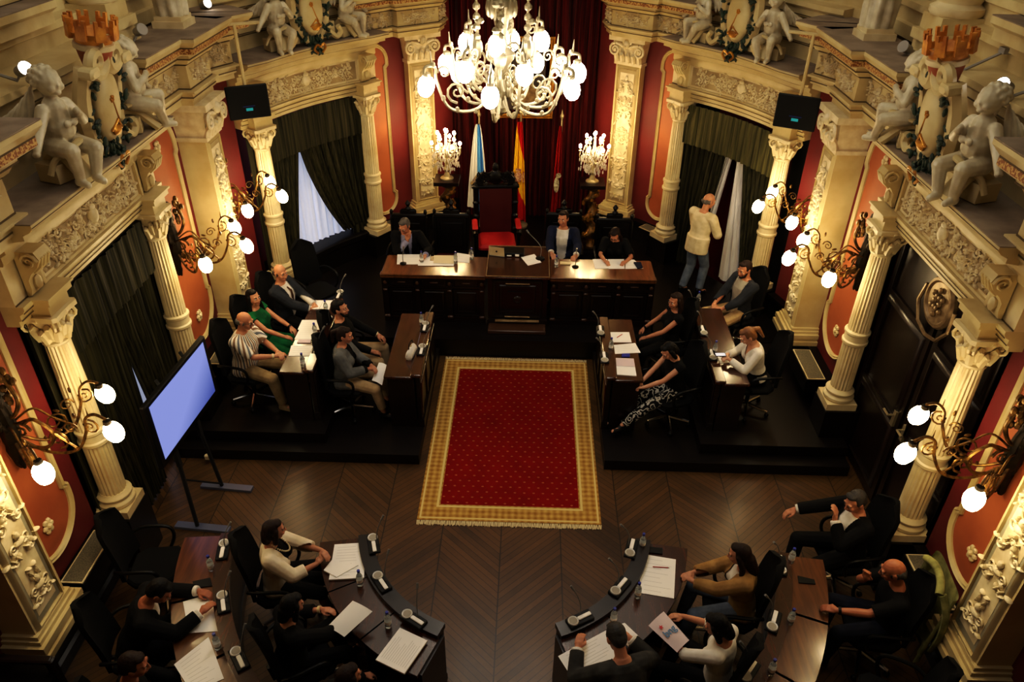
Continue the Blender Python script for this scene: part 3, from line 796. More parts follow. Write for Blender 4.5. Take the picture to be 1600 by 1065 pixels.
for i, (u, v, y) in enumerate(GP):
    g = aty(u, v, y); d = V((g.x - cc.x, g.y - cc.y, 0)); L = d.length; d.normalize(); c = V((cc.x, cc.y, 0))
    pt = lambda f, z: c + d * (L * f) + V((0, 0, z))
    up = g.z > 4.85
    mb = MB(); zb = 4.8 if up else 4.58
    mb.tube(bez([pt(.1, zb), pt(.35, zb - .15), pt(.7, min(zb - .12, g.z + .02)), pt(.86, g.z + .02), pt(.88, g.z + .15), pt(1.0, g.z + .15), pt(1.02, g.z + .09)], 6), .015, 6)
    vspiral(mb, pt(.6, zb + .02), .1, d, .013, -PI / 2, 1); vspiral(mb, pt(.76, g.z + .1), .06, d, .01, 0, 1); vspiral(mb, pt(.3, zb + .12), .08, d, .011, PI, -1)
    for f, z in ((.35, zb - .16), (.6, zb - .14), (.78, zb - .03), (.9, g.z + .17)): mb.ball(pt(f, z), (.022, .022, .03), 6, 4)
    mb.tube([pt(.92, g.z + .16), pt(.93, g.z + .28)], [.012, .003], 5)
    arm = obj('arm', mb, 'brass', t)
    mb = MB(); mb.lathe([(.014, .055), (.034, .045), (.036, .015), (.02, .0)], g + V((0, 0, .055)) - d * .01, 10); obj('socket', mb, 'brass', arm)
    egg(arm, g, d * .25 + V((0, 0, -1)), 'globecool')

# twisted columns with candelabra -------------------------------------------------
def make_pedestal():
    t = thing('twisted_pedestal', '', 'pedestal', group='twisted wooden pedestals')
    mb = MB(); mb.box((0, 0, .34), (.38, .38, .08)); mb.box((0, 0, .41), (.32, .32, .06)); obj('foot', mb, 'darkwood', t)
    mb = MB(); R = []
    for i in range(49):
        z = .44 + i * .0225; a = i * .42; ring = []
        for k in range(14):
            b = 2 * PI * k / 14; q = .085 + .018 * math.cos(b - a) ; ring.append(V((.03 * math.cos(a) + q * math.cos(b), .03 * math.sin(a) + q * math.sin(b), z)))
        R.append(ring)
    mb.rings(R); obj('shaft', mb, 'bronze', t)
    mb = MB(); r = random.Random(2)
    for i in range(40):
        k = r.uniform(0, 48); z = .44 + k * .0225; a = k * .42 + r.uniform(-1, 1); mb.ball((.12 * math.cos(a), .12 * math.sin(a), z), (.03, .03, .035), 6, 4)
    obj('carved_vine', mb, 'gilt', t)
    mb = MB(); mb.lathe([(.1, 1.5), (.13, 1.53), (.16, 1.57)], n=14); mb.box((0, 0, 1.6), (.42, .42, .06)); obj('top', mb, 'darkwood', t)
    return t
def make_candelabra():
    t = thing('candelabra', '', 'candelabra', group='crystal candelabras')
    mb = MB(); mb.lathe([(.1, 1.63), (.1, 1.65), (.05, 1.68), (.03, 1.75), (.05, 1.8), (.03, 1.86), (.02, 2.1), (.05, 2.16), (.02, 2.22), (.015, 2.38)], n=12); obj('stem', mb, 'brass', t)
    spots = [(0, 0, 2.44)] + [(.13 * math.cos(a), .13 * math.sin(a), 2.38) for a in (.3, 1.55, 2.8, 4.05, 5.3)] + [(.21 * math.cos(a), .21 * math.sin(a), 2.22) for a in (.0, 1.05, 2.1, 3.14, 4.2, 5.25)]
    for x, y, z in spots:
        mb = MB()
        if abs(x) + abs(y) > .01: mb.tube(bez([(0, 0, z - .22), (x * .5, y * .5, z - .26), (x, y, z - .16), (x, y, z - .05)], 4), .007, 5)
        mb.lathe([(.01, z - .07), (.025, z - .05), (.012, z - .04), (.01, z)], (x, y, 0), 8)
        a = obj('branch', mb, 'brass', t)
        mb = MB(); mb.ball((x, y, z + .025), (.023, .023, .036), 8, 6); obj('bulb', mb, 'bulb', a)
    mb = MB(); r = random.Random(6)
    for i in range(220):
        a = r.uniform(0, 6.28); q = r.uniform(.06, .22); z = r.uniform(1.82, 2.2) ; mb.ball((q * math.cos(a), q * math.sin(a), z), (.011, .011, .034), 4, 3)
    tag(obj('crystal_drops', mb, 'crystal', t, 0), kind='stuff')
    return t
pd = make_pedestal(); pd['label'] = 'twisted carved pedestal left of the blue and white flag'; pd.location = (-1.27, 12.35, 0)
dup(pd, (1.2, 12.35, 0), 0, 'twisted carved pedestal right of the plain red flag')
cn = make_candelabra(); cn.scale = (1.12, 1.12, 1); cn['label'] = 'lit crystal candelabra left of the blue and white flag'; cn.location = (-1.27, 12.35, 0)
dup(cn, (1.2, 12.35, 0), 0, 'lit crystal candelabra right of the plain red flag')

# flags ---------------------------------------------------------------------
def flagmat(name, fn):
    n = NT(name, .8, .2); u, v, _ = n.xyz(n.uv); return n.out(fn(n, u, v))
flagmat('flag_white_blue', lambda n, u, v: n.mix(n.op('MULTIPLY', n.op('GREATER_THAN', n.op('ADD', u, n.op('MULTIPLY', v, .12)), .52), n.op('LESS_THAN', n.op('ADD', u, n.op('MULTIPLY', v, .05)), .93)), (232, 232, 226), (84, 150, 210)))
flagmat('flag_redyellow', lambda n, u, v: n.mix(n.op('MULTIPLY', n.op('GREATER_THAN', n.op('ADD', v, n.op('MULTIPLY', u, .25)), .42), n.op('LESS_THAN', n.op('ADD', v, n.op('MULTIPLY', u, .35)), .98)), (186, 18, 26), (236, 186, 40)))
flagmat('flag_red', lambda n, u, v: n.mix(u, (176, 22, 20), (110, 12, 14)))
mat('emblem', (200, 170, 130), .7, c2=(120, 40, 36), sc_=30); mat('emblem_white', (214, 206, 180), .7, c2=(120, 110, 80), sc_=25); mat('emblem_blue', (60, 70, 120), .7, c2=(190, 160, 90), sc_=25)
def flag(x, y, wt, wb, zt, zb, m, label, lean, seed):
    t = thing('flag', label, 'flag', group=None)
    mb = MB(); mb.tube([(x + .02, y + .05, .3), (x + .02, y + .05, zt + .12)], .016, 7); mb.lathe([(.16, .3), (.16, .33), (.05, .37), (.02, .42)], (x + .02, y + .05, 0), 14); obj('pole', mb, 'brass', t)
    mb = MB(); mb.lathe([(.012, 0), (.03, .03), (.035, .06), (.015, .1), (.002, .17)], (x + .02, y + .05, zt + .1), 8); obj('finial', mb, 'brass', t)
    mb = MB(); r = random.Random(seed); p = r.uniform(0, 6)
    def fn(u, v):
        w = wt + (wb - wt) * (1 - v) ** .7
        return V((x + lean * (1 - v) + (u - .5) * w, y - .02 - .035 * math.sin(u * 13 + p) * (.4 + .6 * (1 - v)) - .015 * math.sin(u * 29 + p), zb + (zt - zb) * v + .2 * (1 - v) * (u - .5) * -1))
    mb.grid(fn, 40, 20); c = obj('cloth', mb, m, t, 60)
    return t, c
t, c = flag(-.80, 13.35, .08, .40, 2.26, .62, 'flag_white_blue', 'white and light blue flag hanging left of the throne', -.02, 1)
mb = MB(); mb.box((-.83, 13.27, 1.22), (.16, .01, .2), rot=Matrix.Rotation(.6, 3, 'Y')); mb.ball((-.74, 13.26, 1.18), (.07, .01, .09), 8, 6); obj('crest', mb, 'emblem_blue', c)
t, c = flag(-.06, 13.35, .08, .28, 2.32, .5, 'flag_redyellow', 'red and yellow striped flag hanging right of the throne', -.0, 2)
mb = MB(); mb.ball((-.07, 13.27, 1.32), (.07, .012, .1), 10, 7); mb.box((-.07, 13.26, 1.46), (.1, .012, .05)); 
for sx in (-1, 1): mb.box((-.07 + sx * .09, 13.275, 1.32), (.03, .012, .2))
obj('crest', mb, 'emblem', c)
t, c = flag(.66, 13.35, .05, .18, 2.26, .5, 'flag_red', 'plain dark red flag with white crest hanging behind man in blue suit', -.03, 3)
mb = MB(); mb.ball((.63, 13.28, 1.18), (.05, .012, .15), 10, 7); mb.ball((.66, 13.28, 1.36), (.05, .012, .05), 8, 6); obj('crest', mb, 'emblem_white', c)

# portrait on the drape
t = thing('framed_portrait', 'gilt framed dark portrait hung on the burgundy drape behind the chandelier', 'picture')
mb = MB(frame((.02, 13.8, 2.95), (0, -1))); mb.sweep([(-.42, -.62), (.42, -.62), (.42, .62), (-.42, .62)], [(0, 0), (0, .05), (-.03, .06), (-.06, .03), (-.08, .03), (-.08, 0)], closed=True); obj('frame', mb, 'gilt', t)
mb = MB(frame((.02, 13.8, 2.95), (0, -1))); mb.box((0, 0, .01), (.7, 1.1, .02)); mat('canvas', (58, 46, 40), .6, c2=(26, 20, 18), sc_=3); cv = obj('canvas', mb, 'canvas', t)
mb = MB(frame((.02, 13.8, 2.95), (0, -1))); mb.ball((0, .15, .02), (.11, .15, .008), 12, 8); mb.ball((0, -.3, .02), (.28, .24, .006), 12, 8); obj('figure', mb, 'medal', cv)

# television on a stand ----------------------------------------------------------
n = NT('tvscreen', .25); u, v, _ = n.xyz(n.uv)
f = n.op('MULTIPLY', n.op('SUBTRACT', n.op('ADD', u, n.op('MULTIPLY', n.op('SUBTRACT', 1.0, v), 1.0)), 1.15), 1.3)
col = n.mix(f, (150, 162, 236), (84, 98, 178)); n.out(n.mix(1.0, (10, 10, 14), (10, 10, 14)))
n.L.new(col, n.b.inputs['Emission Color']); n.b.inputs['Emission Strength'].default_value = .8
pa, pb = V((-3.445, 5.56, 0)), V((-3.337, 6.84, 0)); d = (pb - pa).normalized(); nn = V((d.y, -d.x, 0)); mid = (pa + pb) / 2; W = (pb - pa).length
t = thing('television', 'large television showing a plain blue screen on a floor stand', 'television')
T = frame((mid.x, mid.y, 1.57), nn)
mb = MB(T); mb.rbox((0, 0, -.03), (W, .78, .06), .012); cab = obj('cabinet', mb, 'black', t)
mb = MB(T); mb.grid(lambda u, v: V(((u - .5) * (W - .14), (v - .5) * .66 + .02, .003)), 2, 2); obj('screen', mb, 'tvscreen', cab, 0)
mb = MB(T); 
for sx in (-1, 1): mb.box((sx * .25, -.2, -.1), (.05, 1.0, .04)); mb.tube([(sx * .25, .43, -.08), (sx * .25, .36, -.05)], .018, 6)
mb.box((0, -.3, -.1), (.6, .05, .04)); obj('bracket', mb, 'blackmatte', t)
mb = MB(T)
for sx in (-1, 1): mb.tube([(sx * .25, -.6, -.1), (sx * .32, -1.53, -.06)], .022, 6)
mb.tube([(-.25, -.9, -.1), (.32, -1.5, -.06)], .012, 5); obj('post', mb, 'blackmatte', t)
mat('footmetal', (120, 128, 160), .35, .6)
for sx in (-1, 1):
    mb = MB(T); mb.box((sx * .32, -1.55, .0), (.09, .035, .62)); obj('foot', mb, 'footmetal', t)

# hanging monitors ---------------------------------------------------------------
mat('teal_glow', (20, 90, 100), .4, emit=(40, 170, 170), es=.5); mat('navy_glow', (10, 20, 50), .4, emit=(20, 40, 100), es=.25)
for s in (1, -1):
    side(s)
    a, b = V((3.27, 9.86, 0)), V((3.70, 9.64, 0)); d = (a - b).normalized(); nn = V((-d.y, d.x, 0)); mid = (a + b) / 2; T = frame((mid.x, mid.y, 3.62), nn)
    t = thing('hanging_monitor', 'black monitor hung from a pole by the %s cornice, small teal caption lit' % SN[s], 'monitor', group='hanging monitors')
    mb = MB(T); mb.rbox((0, 0, -.04), (.52, .42, .05), .01); cb = obj('cabinet', mb, 'black', t)
    mb = MB(T); mb.box((.0, -.09, -.013), (.085, .035, .004)); obj('caption', mb, 'teal_glow', cb)
    mb = MB(T); mb.box((.0, -.05, -.013), (.15, .012, .004)); obj('caption_line', mb, 'navy_glow', cb)
    mb = MB(T); mb.tube([(0, .1, -.09), (0, .93, -.09)], .022, 7); mb.box((0, .1, -.08), (.1, .1, .04)); mb.tube([(-.3, .93, -.09), (.3, .93, -.09)], .02, 6); obj('pole', mb, 'cream', t)
# spotlights on the upper ledges
mat('fixture', (150, 146, 138), .5)
SPT = [(-1, (3.95, 6.24, 4.90), 'small lit spotlight above the cherub nearest the left edge'), (-1, (3.95, 8.35, 4.78), 'small white spotlight on the left cornice above the crown'), (-1, (3.95, 10.2, 4.72), 'small lit spotlight on the far left cornice over the hanging monitor'),
       (1, (3.95, 10.78, 4.64), 'small lit spotlight on the far right cornice over the hanging monitor'), (1, (3.95, 7.36, 4.82), 'small lit spotlight beside the crown on the right side'), (1, (3.95, 6.42, 4.87), 'small lit spotlight above the cherub nearest the right edge'), (1, (3.95, 8.35, 4.74), 'small white spotlight on the right cornice beside the statue')]
for s, p, lb in SPT:
    side(s); p = V(p); t = thing('spotlight', lb, 'spotlight', group='spotlights on the upper ledges')
    ax = V((-.75, -.45, .35)).normalized(); q = V((0, 0, 1)).rotation_difference(ax).to_matrix().to_4x4()
    mb = MB(Matrix.Translation(p) @ q); mb.lathe([(.03, -.14), (.045, -.12), (.05, -.02), (.062, 0), (.058, .004)], n=14); obj('body', mb, 'fixture', t)
    if 'white' not in lb:
        mb = MB(Matrix.Translation(p) @ q); mb.ball((0, 0, .004), (.054, .054, .012), 14, 6); obj('lens', mb, 'spotlens', t)
    mb = MB(); base = 4.53 if p.y > 7.9 else 4.9; e = V((p.x + .25, p.y, base)) if p.y > 7.9 else V((4.44, p.y, 4.93))
    mb.tube([p - ax * .08, p - ax * .08 + V((.06, 0, -.08)), e], .014, 6); mb.box(e, (.1, .1, .05)); obj('bracket', mb, 'fixture', t)
side(1)
# radiator covers
for s in (1, -1):
    side(s)
    for k, (c, d, rz) in enumerate((((4.0, 4.86, .6), (.24, .66, .2), 0), ((3.9, 8.4, .6), (.26, .7, .2), 0), ((2.32, 12.5, .6), (.24, .42, .2), math.atan2(.6, .65)))):
        t = thing('radiator_cover', 'mesh-topped radiator cover on the %s, %s' % (('right', 'left')[s < 0], ('nearest the camera', 'under the middle wall lamp', 'under the narrow red panel by the head table')[k]), 'radiator cover', group='radiator covers along the dado')
        mb = MB(); mb.box(c, d, rz); q = Matrix.Rotation(rz, 3, 'Z'); body = obj('body', mb, 'blackwood', t)
        mb = MB(); mb.box((c[0], c[1], .704), (d[0] - .03, d[1] - .02, .01), rz); obj('rim', mb, 'ivory', t)
        mb = MB(); mb.box((c[0], c[1], .708), (d[0] - .06, d[1] - .05, .012), rz); obj('mesh', mb, 'grille', t)
side(1)

# cartouches ----------------------------------------------------------------------
def cartouche(T, label, crown):
    t = thing('cartouche', label, 'coat of arms', group='carved cartouches over the bays')
    tilt = T @ Matrix.Translation((0, 0, 0)) 
    mb = MB(tilt); mb.ball((0, .42, .1), (.2, .34, .09), 18, 12); sh = obj('shield', mb, 'cream', t)
    mb = MB(tilt); 
    for i in range(5): mb.ball((.05 + .02 * math.cos(i * 1.257), .5 + .02 * math.sin(i * 1.257), .185), (.016, .016, .012), 6, 4)
    mb.tube([(.05, .5, .185), (.0, .36, .19), (-.05, .27, .185)], .008, 5)
    mb.tube([(-.09, .2, .175), (.0, .3, .19), (.09, .22, .175), (-.09, .2, .175)], .014, 5); mb.ball((0, .2, .175), (.08, .05, .03), 8, 5); obj('emblem', mb, 'gilt', sh)
    mb = MB(tilt)
    for sx in (-1, 1):
        mb.spiral((sx * .15, .83, .1), .15, 1.7, .4, PI / 2 + sx * .3, sx, 22, .5, 7)
        mb.tube(bez([(sx * .27, .8, .08), (sx * .29, .5, .04), (sx * .24, .2, .05), (sx * .1, .02, .08)], 5), [.07] * 5 + [.075] * 5 + [.06] * 6, 6)
        mb.tube(bez([(sx * .3, .1, .08), (sx * .42, .0, .1), (sx * .5, .06, .1), (sx * .46, .14, .1)], 5), .04, 6)
        mb.rbox((sx * .3, .78, .14), (.16, .09, .14), .02)
    mb.box((0, .1, -.02), (.9, .2, .12)); obj('scrollwork', mb, 'cream', t)
    mb = MB(tilt); r = random.Random(9)
    for i in range(90):
        a = r.uniform(PI * .95, PI * 2.05) if i < 70 else r.uniform(0, PI); q = r.uniform(.9, 1.2); mb.ball((.26 * q * math.cos(a), .4 + .4 * q * math.sin(a), r.uniform(.06, .17)), (.05, .022, .02), 6, 4, Matrix.Rotation(a + r.uniform(-1, 1), 3, 'Z'))
    mb.tube([(.29 * math.cos(a), .4 + .45 * math.sin(a), .07) for a in [PI * .9 + i * PI * 1.2 / 20 for i in range(21)]], .03, 6); mb.ball((0, -.06, .12), (.09, .12, .05), 8, 6)
    for i in range(30): mb.ball((r.uniform(-.09, .09), r.uniform(-.16, .05), r.uniform(.12, .2)), (.045, .02, .02), 6, 4, Matrix.Rotation(r.uniform(0, 6), 3, 'Z'))
    obj('garland', mb, 'green_leaf', t)
    mb = MB(tilt)
    for sx in (-1, 1): mb.tube(bez([(0, -.06, .2), (sx * .06, -.02, .22), (sx * .1, -.08, .2), (sx * .04, -.14, .2)], 4), .016, 5)
    obj('ribbon', mb, 'gilt', t)
    if crown:
        mb = MB(tilt @ Matrix.Translation((0, .84, .06)) @ Matrix.Rotation(-PI / 2, 4, 'X')); 
        mb.lathe([(.1, -.1), (.13, .0), (.15, .08)], n=20); obj('cap', mb, 'terracotta', t)
        mb = MB(tilt @ Matrix.Translation((0, .9, .06)) @ Matrix.Rotation(-PI / 2, 4, 'X'))
        mb.lathe([(.15, .0), (.165, .01), (.165, .05), (.15, .06)], n=24); obj('circlet', mb, 'ivory', t)
        mb = MB(tilt @ Matrix.Translation((0, .95, .06)) @ Matrix.Rotation(-PI / 2, 4, 'X'))
        N = 24; lo = [V((.15 * math.cos(2 * PI * k / N), .15 * math.sin(2 * PI * k / N), 0)) for k in range(N)]
        mb.lathe([(.145, 0), (.16, .06), (.19, .1), (.175, .1), (.13, .02)], n=24)
        for k in range(8):
            a = 2 * PI * k / 8; c, sn = math.cos(a), math.sin(a); mb.box((.185 * c, .185 * sn, .11), (.035, .085, .12), a)
            for e in (-.03, .03): mb.box((.19 * c - e * sn, .19 * sn + e * c, .19), (.035, .026, .05), a)
        obj('crown', mb, 'goldcrown', t)
    return t
for s in (1, -1):
    side(s)
    cartouche(frame((3.84, 6.78, 4.06), (-1, 0)) @ Matrix.Rotation(R_(9), 4, 'X'), 'large painted cartouche under a gold castle crown on the %s side' % SN[s], True)
    p = bay2(.5, .22, 4.06); cartouche(frame(p, b2n), 'oval painted cartouche with green garland over the %s' % ('right doorway' if s > 0 else 'white-curtained window'), False)
    # plinth blocks behind, upper columns
    t = thing('upper_column', 'pale column on a stepped cream block in the upper gallery, %s side' % SN[s], 'column', group='upper gallery columns')
    mb = MB()
    for z0, z1, e in ((4.53, 4.62, .62), (4.62, 4.7, .54), (4.7, 4.8, .48), (4.8, 4.9, .54), (4.9, 5.06, .44)): mb.box((4.36, 8.3, (z0 + z1) / 2), (e, e, z1 - z0))
    obj('plinth', mb, 'cream', t)
    mb = MB(); mb.lathe([(.24, 5.06), (.26, 5.09), (.26, 5.14), (.22, 5.16), (.2, 5.18), (.22, 5.22), (.23, 5.25), (.19, 5.28)], (4.36, 8.3, 0), 28); obj('base', mb, 'ivory', t)
    mb = MB(); mb.lathe([(.18, 5.27), (.18, 7.2)], (4.36, 8.3, 0), 28); obj('shaft', mb, 'ivory', t)
side(1)
# ================================================================== FURNITURE
# rug -----------------------------------------------------------------------
n = NT('rugcloth', .9, .1); x, y, z = n.xyz(n.obj)
hx, hy = 1.05, 1.60
ax = n.op('SUBTRACT', hx, n.op('ABSOLUTE', x)); ay = n.op('SUBTRACT', hy, n.op('ABSOLUTE', y)); ed = n.op('MINIMUM', ax, ay)
bp_ = n.noise(n.vec(n.op('MULTIPLY', x, 1), n.op('MULTIPLY', y, 1)), 16, 2)
wv = n.op('SINE', n.op('MULTIPLY', n.op('ADD', x, y), 42.0)); wv2 = n.op('SINE', n.op('MULTIPLY', n.op('SUBTRACT', x, y), 42.0))
gold = n.mix(n.op('MULTIPLY', n.op('ADD', n.op('MULTIPLY', n.op('MULTIPLY', wv, wv2), .5), bp_), .8), (146, 106, 44), (206, 172, 98))
ln = n.op('LESS_THAN', n.op('ABSOLUTE', n.op('SUBTRACT', n.op('FRACT', n.op('MULTIPLY', ed, 14.0)), .5)), .06)
strip = n.op('MAXIMUM', n.op('LESS_THAN', n.op('ABSOLUTE', n.op('SUBTRACT', ed, .035)), .01), n.op('LESS_THAN', n.op('ABSOLUTE', n.op('SUBTRACT', ed, .215)), .014))
gold = n.mix(strip, gold, (212, 190, 130))
gx = n.op('SUBTRACT', n.op('FRACT', n.op('MULTIPLY', n.op('ADD', x, 5.0), 9.0)), .5)
row = n.op('FLOOR', n.op('MULTIPLY', n.op('ADD', y, 5.0), 11.0))
gx = n.op('SUBTRACT', n.op('FRACT', n.op('ADD', n.op('MULTIPLY', n.op('ADD', x, 5.0), 9.0), n.op('MULTIPLY', n.op('MODULO', row, 2.0), .5))), .5)
gy = n.op('SUBTRACT', n.op('FRACT', n.op('MULTIPLY', n.op('ADD', y, 5.0), 11.0)), .5)
dot = n.op('LESS_THAN', n.op('ADD', n.op('MULTIPLY', gx, gx), n.op('MULTIPLY', n.op('MULTIPLY', gy, gy), 1.6)), .018)
red = n.mix(n.noise(n.obj, 3, 2), (138, 16, 14), (108, 8, 10)); red = n.mix(n.op('MULTIPLY', dot, .7), red, (170, 100, 60))
n.out(n.mix(n.op('GREATER_THAN', ed, .245), gold, red), n.noise(n.obj, 260, 1), .3, .003)
t = thing('rug', 'red carpet with a wide gold border in the middle of the parquet floor', 'rug', (0, 7.7, 0))
mb = MB(); mb.rbox((0, 0, .007), (2 * hx, 2 * hy, .014), .004); obj('carpet', mb, 'rugcloth', t)
mat('fringe', (206, 190, 150), .9)
for sy in (-1, 1):
    mb = MB(); r = random.Random(5)
    for i in range(150):
        u = -hx + 2 * hx * (i + .5) / 150; L = .07 * r.uniform(.8, 1.1); mb.box((u + r.uniform(-.003, .003), sy * (hy + L / 2), .005), (.011, L, .006), r.uniform(-.15, .15))
    tag(obj('fringe', mb, 'fringe', t, 0), kind='stuff')

# head table ------------------------------------------------------------------
mat('hilite_wood', (70, 44, 30), .3, coat=.4)
def panel_frame(mb, o, nrm, w, h, k=.02, d=.015):
    x0 = mb.x; mb.x = x0 @ frame(o, nrm); q, p = w / 2, h / 2
    mb.sweep([(-q, -p), (q, -p), (q, p), (-q, p)], [(0, 0), (0, d), (-k, d * .7), (-k * 1.4, 0)], closed=True); mb.x = x0
t = thing('head_table', 'long dark carved table on the dais with a raised central lectern block', 'table', (0, 10.18, .3))
for s in (-1, 1):
    x0, x1 = s * .47, s * 2.03; xm = (x0 + x1) / 2; w = abs(x1 - x0)
    mb = MB(); mb.rbox((xm, .0, .775), (w, .66, .05), .012); obj('tabletop', mb, 'desklight', t)
    mb = MB(); mb.rbox((xm, -.29, .812), (w, .1, .026), .006); obj('front_rail', mb, 'desklight', t)
    mb = MB(); mb.box((xm, -.25, .39), (w - .06, .04, .74)); mb.box((xm, -.27, .04), (w - .02, .08, .08)); mb.box((xm, -.275, .6), (w - .03, .05, .03)); mb.box((xm, -.275, .735), (w - .02, .06, .03))
    for i in range(4): mb.box((x0 + (x1 - x0) * (.04 + .307 * i), -.28, .36), (.07, .05, .6))
    body = obj('front_panel', mb, 'darkwood', t)
    for i in range(3):
        u = x0 + (x1 - x0) * (.19 + .307 * i)
        mb = MB(); mb.box((u, -.275, .67), (.34, .03, .09)); panel_frame(mb, (u, -.29, .67), (0, -1), .32, .08, .012, .01); dr = obj('drawer', mb, 'darkwood', t)
        mb = MB(); mb.rbox((u, -.3, .675), (.12, .02, .016), .004); obj('handle', mb, 'hilite_wood', dr)
        mb = MB(); panel_frame(mb, (u, -.27, .33), (0, -1), .36, .42); panel_frame(mb, (u, -.27, .33), (0, -1), .24, .3); obj('panel_moulding', mb, 'darkwood', body)
    for i in range(4):
        u = x0 + (x1 - x0) * (.04 + .307 * i)
        mb = MB(); mb.ball((u, -.31, .67), (.028, .02, .03), 7, 5); obj('carved_boss', mb, 'hilite_wood', body)
        mb = MB(); mb.rbox((u, -.315, .55), (.06, .03, .03), .008); obj('carved_bracket', mb, 'hilite_wood', body)
        mb = MB(); mb.rbox((u, -.312, .1), (.08, .04, .04), .008); obj('carved_foot', mb, 'hilite_wood', body)
    mb = MB(); mb.box((x1 - s * .03, 0, .38), (.05, .56, .74)); obj('side_panel', mb, 'darkwood', t)
mb = MB(); mb.box((0, .02, .42), (.88, .76, .82)); mb.box((0, -.37, .06), (.9, .06, .12)); pod = obj('lectern_block', mb, 'darkwood', t)
mb = MB(); mb.rbox((0, .08, .845), (.94, 1.0, .04), .012); obj('lectern_top', mb, 'deskwood', t)
mat('edge', (150, 128, 92), .35, c2=(120, 96, 62), sc_=8)
mb = MB(); q, p = .455, .485; mb.x = Matrix.Translation((0, .08, .866)); mb.sweep([(-q, -p), (q, -p), (q, p), (-q, p)], [(0, 0), (0, .012), (-.012, .012), (-.012, 0)], closed=True); obj('lectern_edge', mb, 'edge', t)
mb = MB(); panel_frame(mb, (0, -.36, .47), (0, -1), .66, .56, .03, .025); panel_frame(mb, (0, -.36, .47), (0, -1), .46, .38, .03, .02); mb.box((0, -.37, .47), (.3, .02, .24)); mb.ball((0, -.385, .47), (.07, .02, .06), 8, 5); obj('panel_moulding', mb, 'darkwood', pod)
for c_, d_ in (((0, -.385, .735), (.36, .02, .016)), ((0, -.4, .18), (.38, .02, .016)), ((0, -.41, .115), (.66, .05, .02))):
    mb = MB(); mb.rbox(c_, d_, .004); obj('ledge_strip', mb, 'edge', pod)
mb = MB(); mb.rbox((0, -.5, .03), (.86, .22, .06), .01); obj('step', mb, 'hilite_wood', t)

# benches at the sides -----------------------------------------------------------
def bench(s, xf, xb, y0, y1, zf, zt, label):
    """xf = room-side edge, xb = seat-side edge"""
    side(s); t = thing('bench_desk', label, 'desk', group='long side desks')
    ym, L = (y0 + y1) / 2, y1 - y0
    mb = MB(); mb.rbox(((xf + xb) / 2 + .05, ym, zt - .025), (xb - xf - .1, L, .04), .008); obj('desktop', mb, 'deskwood', t)
    mb = MB(); mb.rbox((xf + .055, ym, zt + .005), (.13, L, .05), .01); obj('raised_ledge', mb, 'deskwood', t)
    mb = MB(); mb.box((xf + .03, ym, (zf + zt) / 2 - .02), (.05, L - .04, zt - zf - .02)); mb.box((xf + .02, ym, zf + .06), (.08, L - .02, .12)); fp = obj('front_panel', mb, 'darkwood', t)
    mb = MB()
    for i in range(3): panel_frame(mb, (xf + .003, y0 + L * (.18 + .32 * i), zf + .42), (-1, 0), L * .26, .46)
    obj('panel_moulding', mb, 'darkwood', fp)
    for y in (y0 + .04, ym, y1 - .04):
        mb = MB(); mb.box(((xf + xb) / 2 + .02, y, (zf + zt) / 2 - .02), (xb - xf - .12, .04, zt - zf - .04)); obj('side_panel', mb, 'darkwood', t)
    side(1)
bench(1, 1.15, 1.60, 7.6, 9.03, .15, .95, 'dark front row desk on the right, beside the carpet')
bench(-1, 1.15, 1.60, 7.55, 9.05, .15, .95, 'dark front row desk on the left, beside the carpet')
bench(1, 2.44, 2.85, 7.44, 9.22, .3, 1.05, 'long dark back row desk on the right, before man in open cardigan')
bench(-1, 2.44, 2.85, 7.45, 9.2, .3, 1.05, 'long dark back row desk on the left, before bald man in striped shirt')

# curved desks ---------------------------------------------------------------------
AC = V((0, 5.4, 0))
def arcp(r, deg, z=0): a = R_(deg); return V((AC.x + r * math.cos(a), AC.y + r * math.sin(a), z))
def arcslab(mb, r0, r1, a0, a1, z0, z1, n=14):
    R = []
    for i in range(n + 1):
        a = a0 + (a1 - a0) * i / n; R.append([arcp(r0, a, z0), arcp(r1, a, z0), arcp(r1, a, z1), arcp(r0, a, z1)])
    mb.rings(R)
def arcdesk(s, r0, r1, a0, a1, segs, label):
    """angles for the right half measured clockwise from +x (negative degrees)"""
    side(s); t = thing('curved_desk', label, 'desk', group='curved desks facing the head table')
    for i in range(segs):
        b0 = a0 + (a1 - a0) * i / segs + .25; b1 = a0 + (a1 - a0) * (i + 1) / segs - .25
        mb = MB(); arcslab(mb, r0 + .13, r1, b0, b1, .715, .75); obj('desktop', mb, 'desklight' if r0 > 2 else 'deskwood', t)
    mb = MB(); arcslab(mb, r0, r0 + .14, a0, a1, .74, .8, 28); obj('raised_ledge', mb, 'deskwood' if r0 > 2 else 'darkwood', t)
    mb = MB(); arcslab(mb, r0 + .03, r0 + .07, a0, a1, 0, .75, 28); arcslab(mb, r0 + .01, r0 + .09, a0, a1, 0, .1, 28); obj('front_panel', mb, 'darkwood', t)
    for i in range(segs + 1):
        b = a0 + (a1 - a0) * i / segs; b += .4 if i == 0 else (-.4 if i == segs else 0)
        mb = MB(); arcslab(mb, r0 + .06, r1 - .04, b - .5, b + .5, 0, .715, 1); obj('side_panel', mb, 'darkwood', t)
    side(1)
arcdesk(-1, 1.33, 1.84, -10.5, -68, 3, 'curved inner desk at lower left, its papers in front of woman in white blazer')
arcdesk(1, 1.28, 1.78, -9, -69, 3, 'curved inner desk at lower right, before woman in camel blazer')
arcdesk(-1, 2.66, 3.16, -6, -62, 4, 'curved outer desk at the lower left corner, before men in dark suits')
arcdesk(1, 2.60, 3.06, -7, -62, 4, 'curved outer desk at the lower right, before bald man in black')

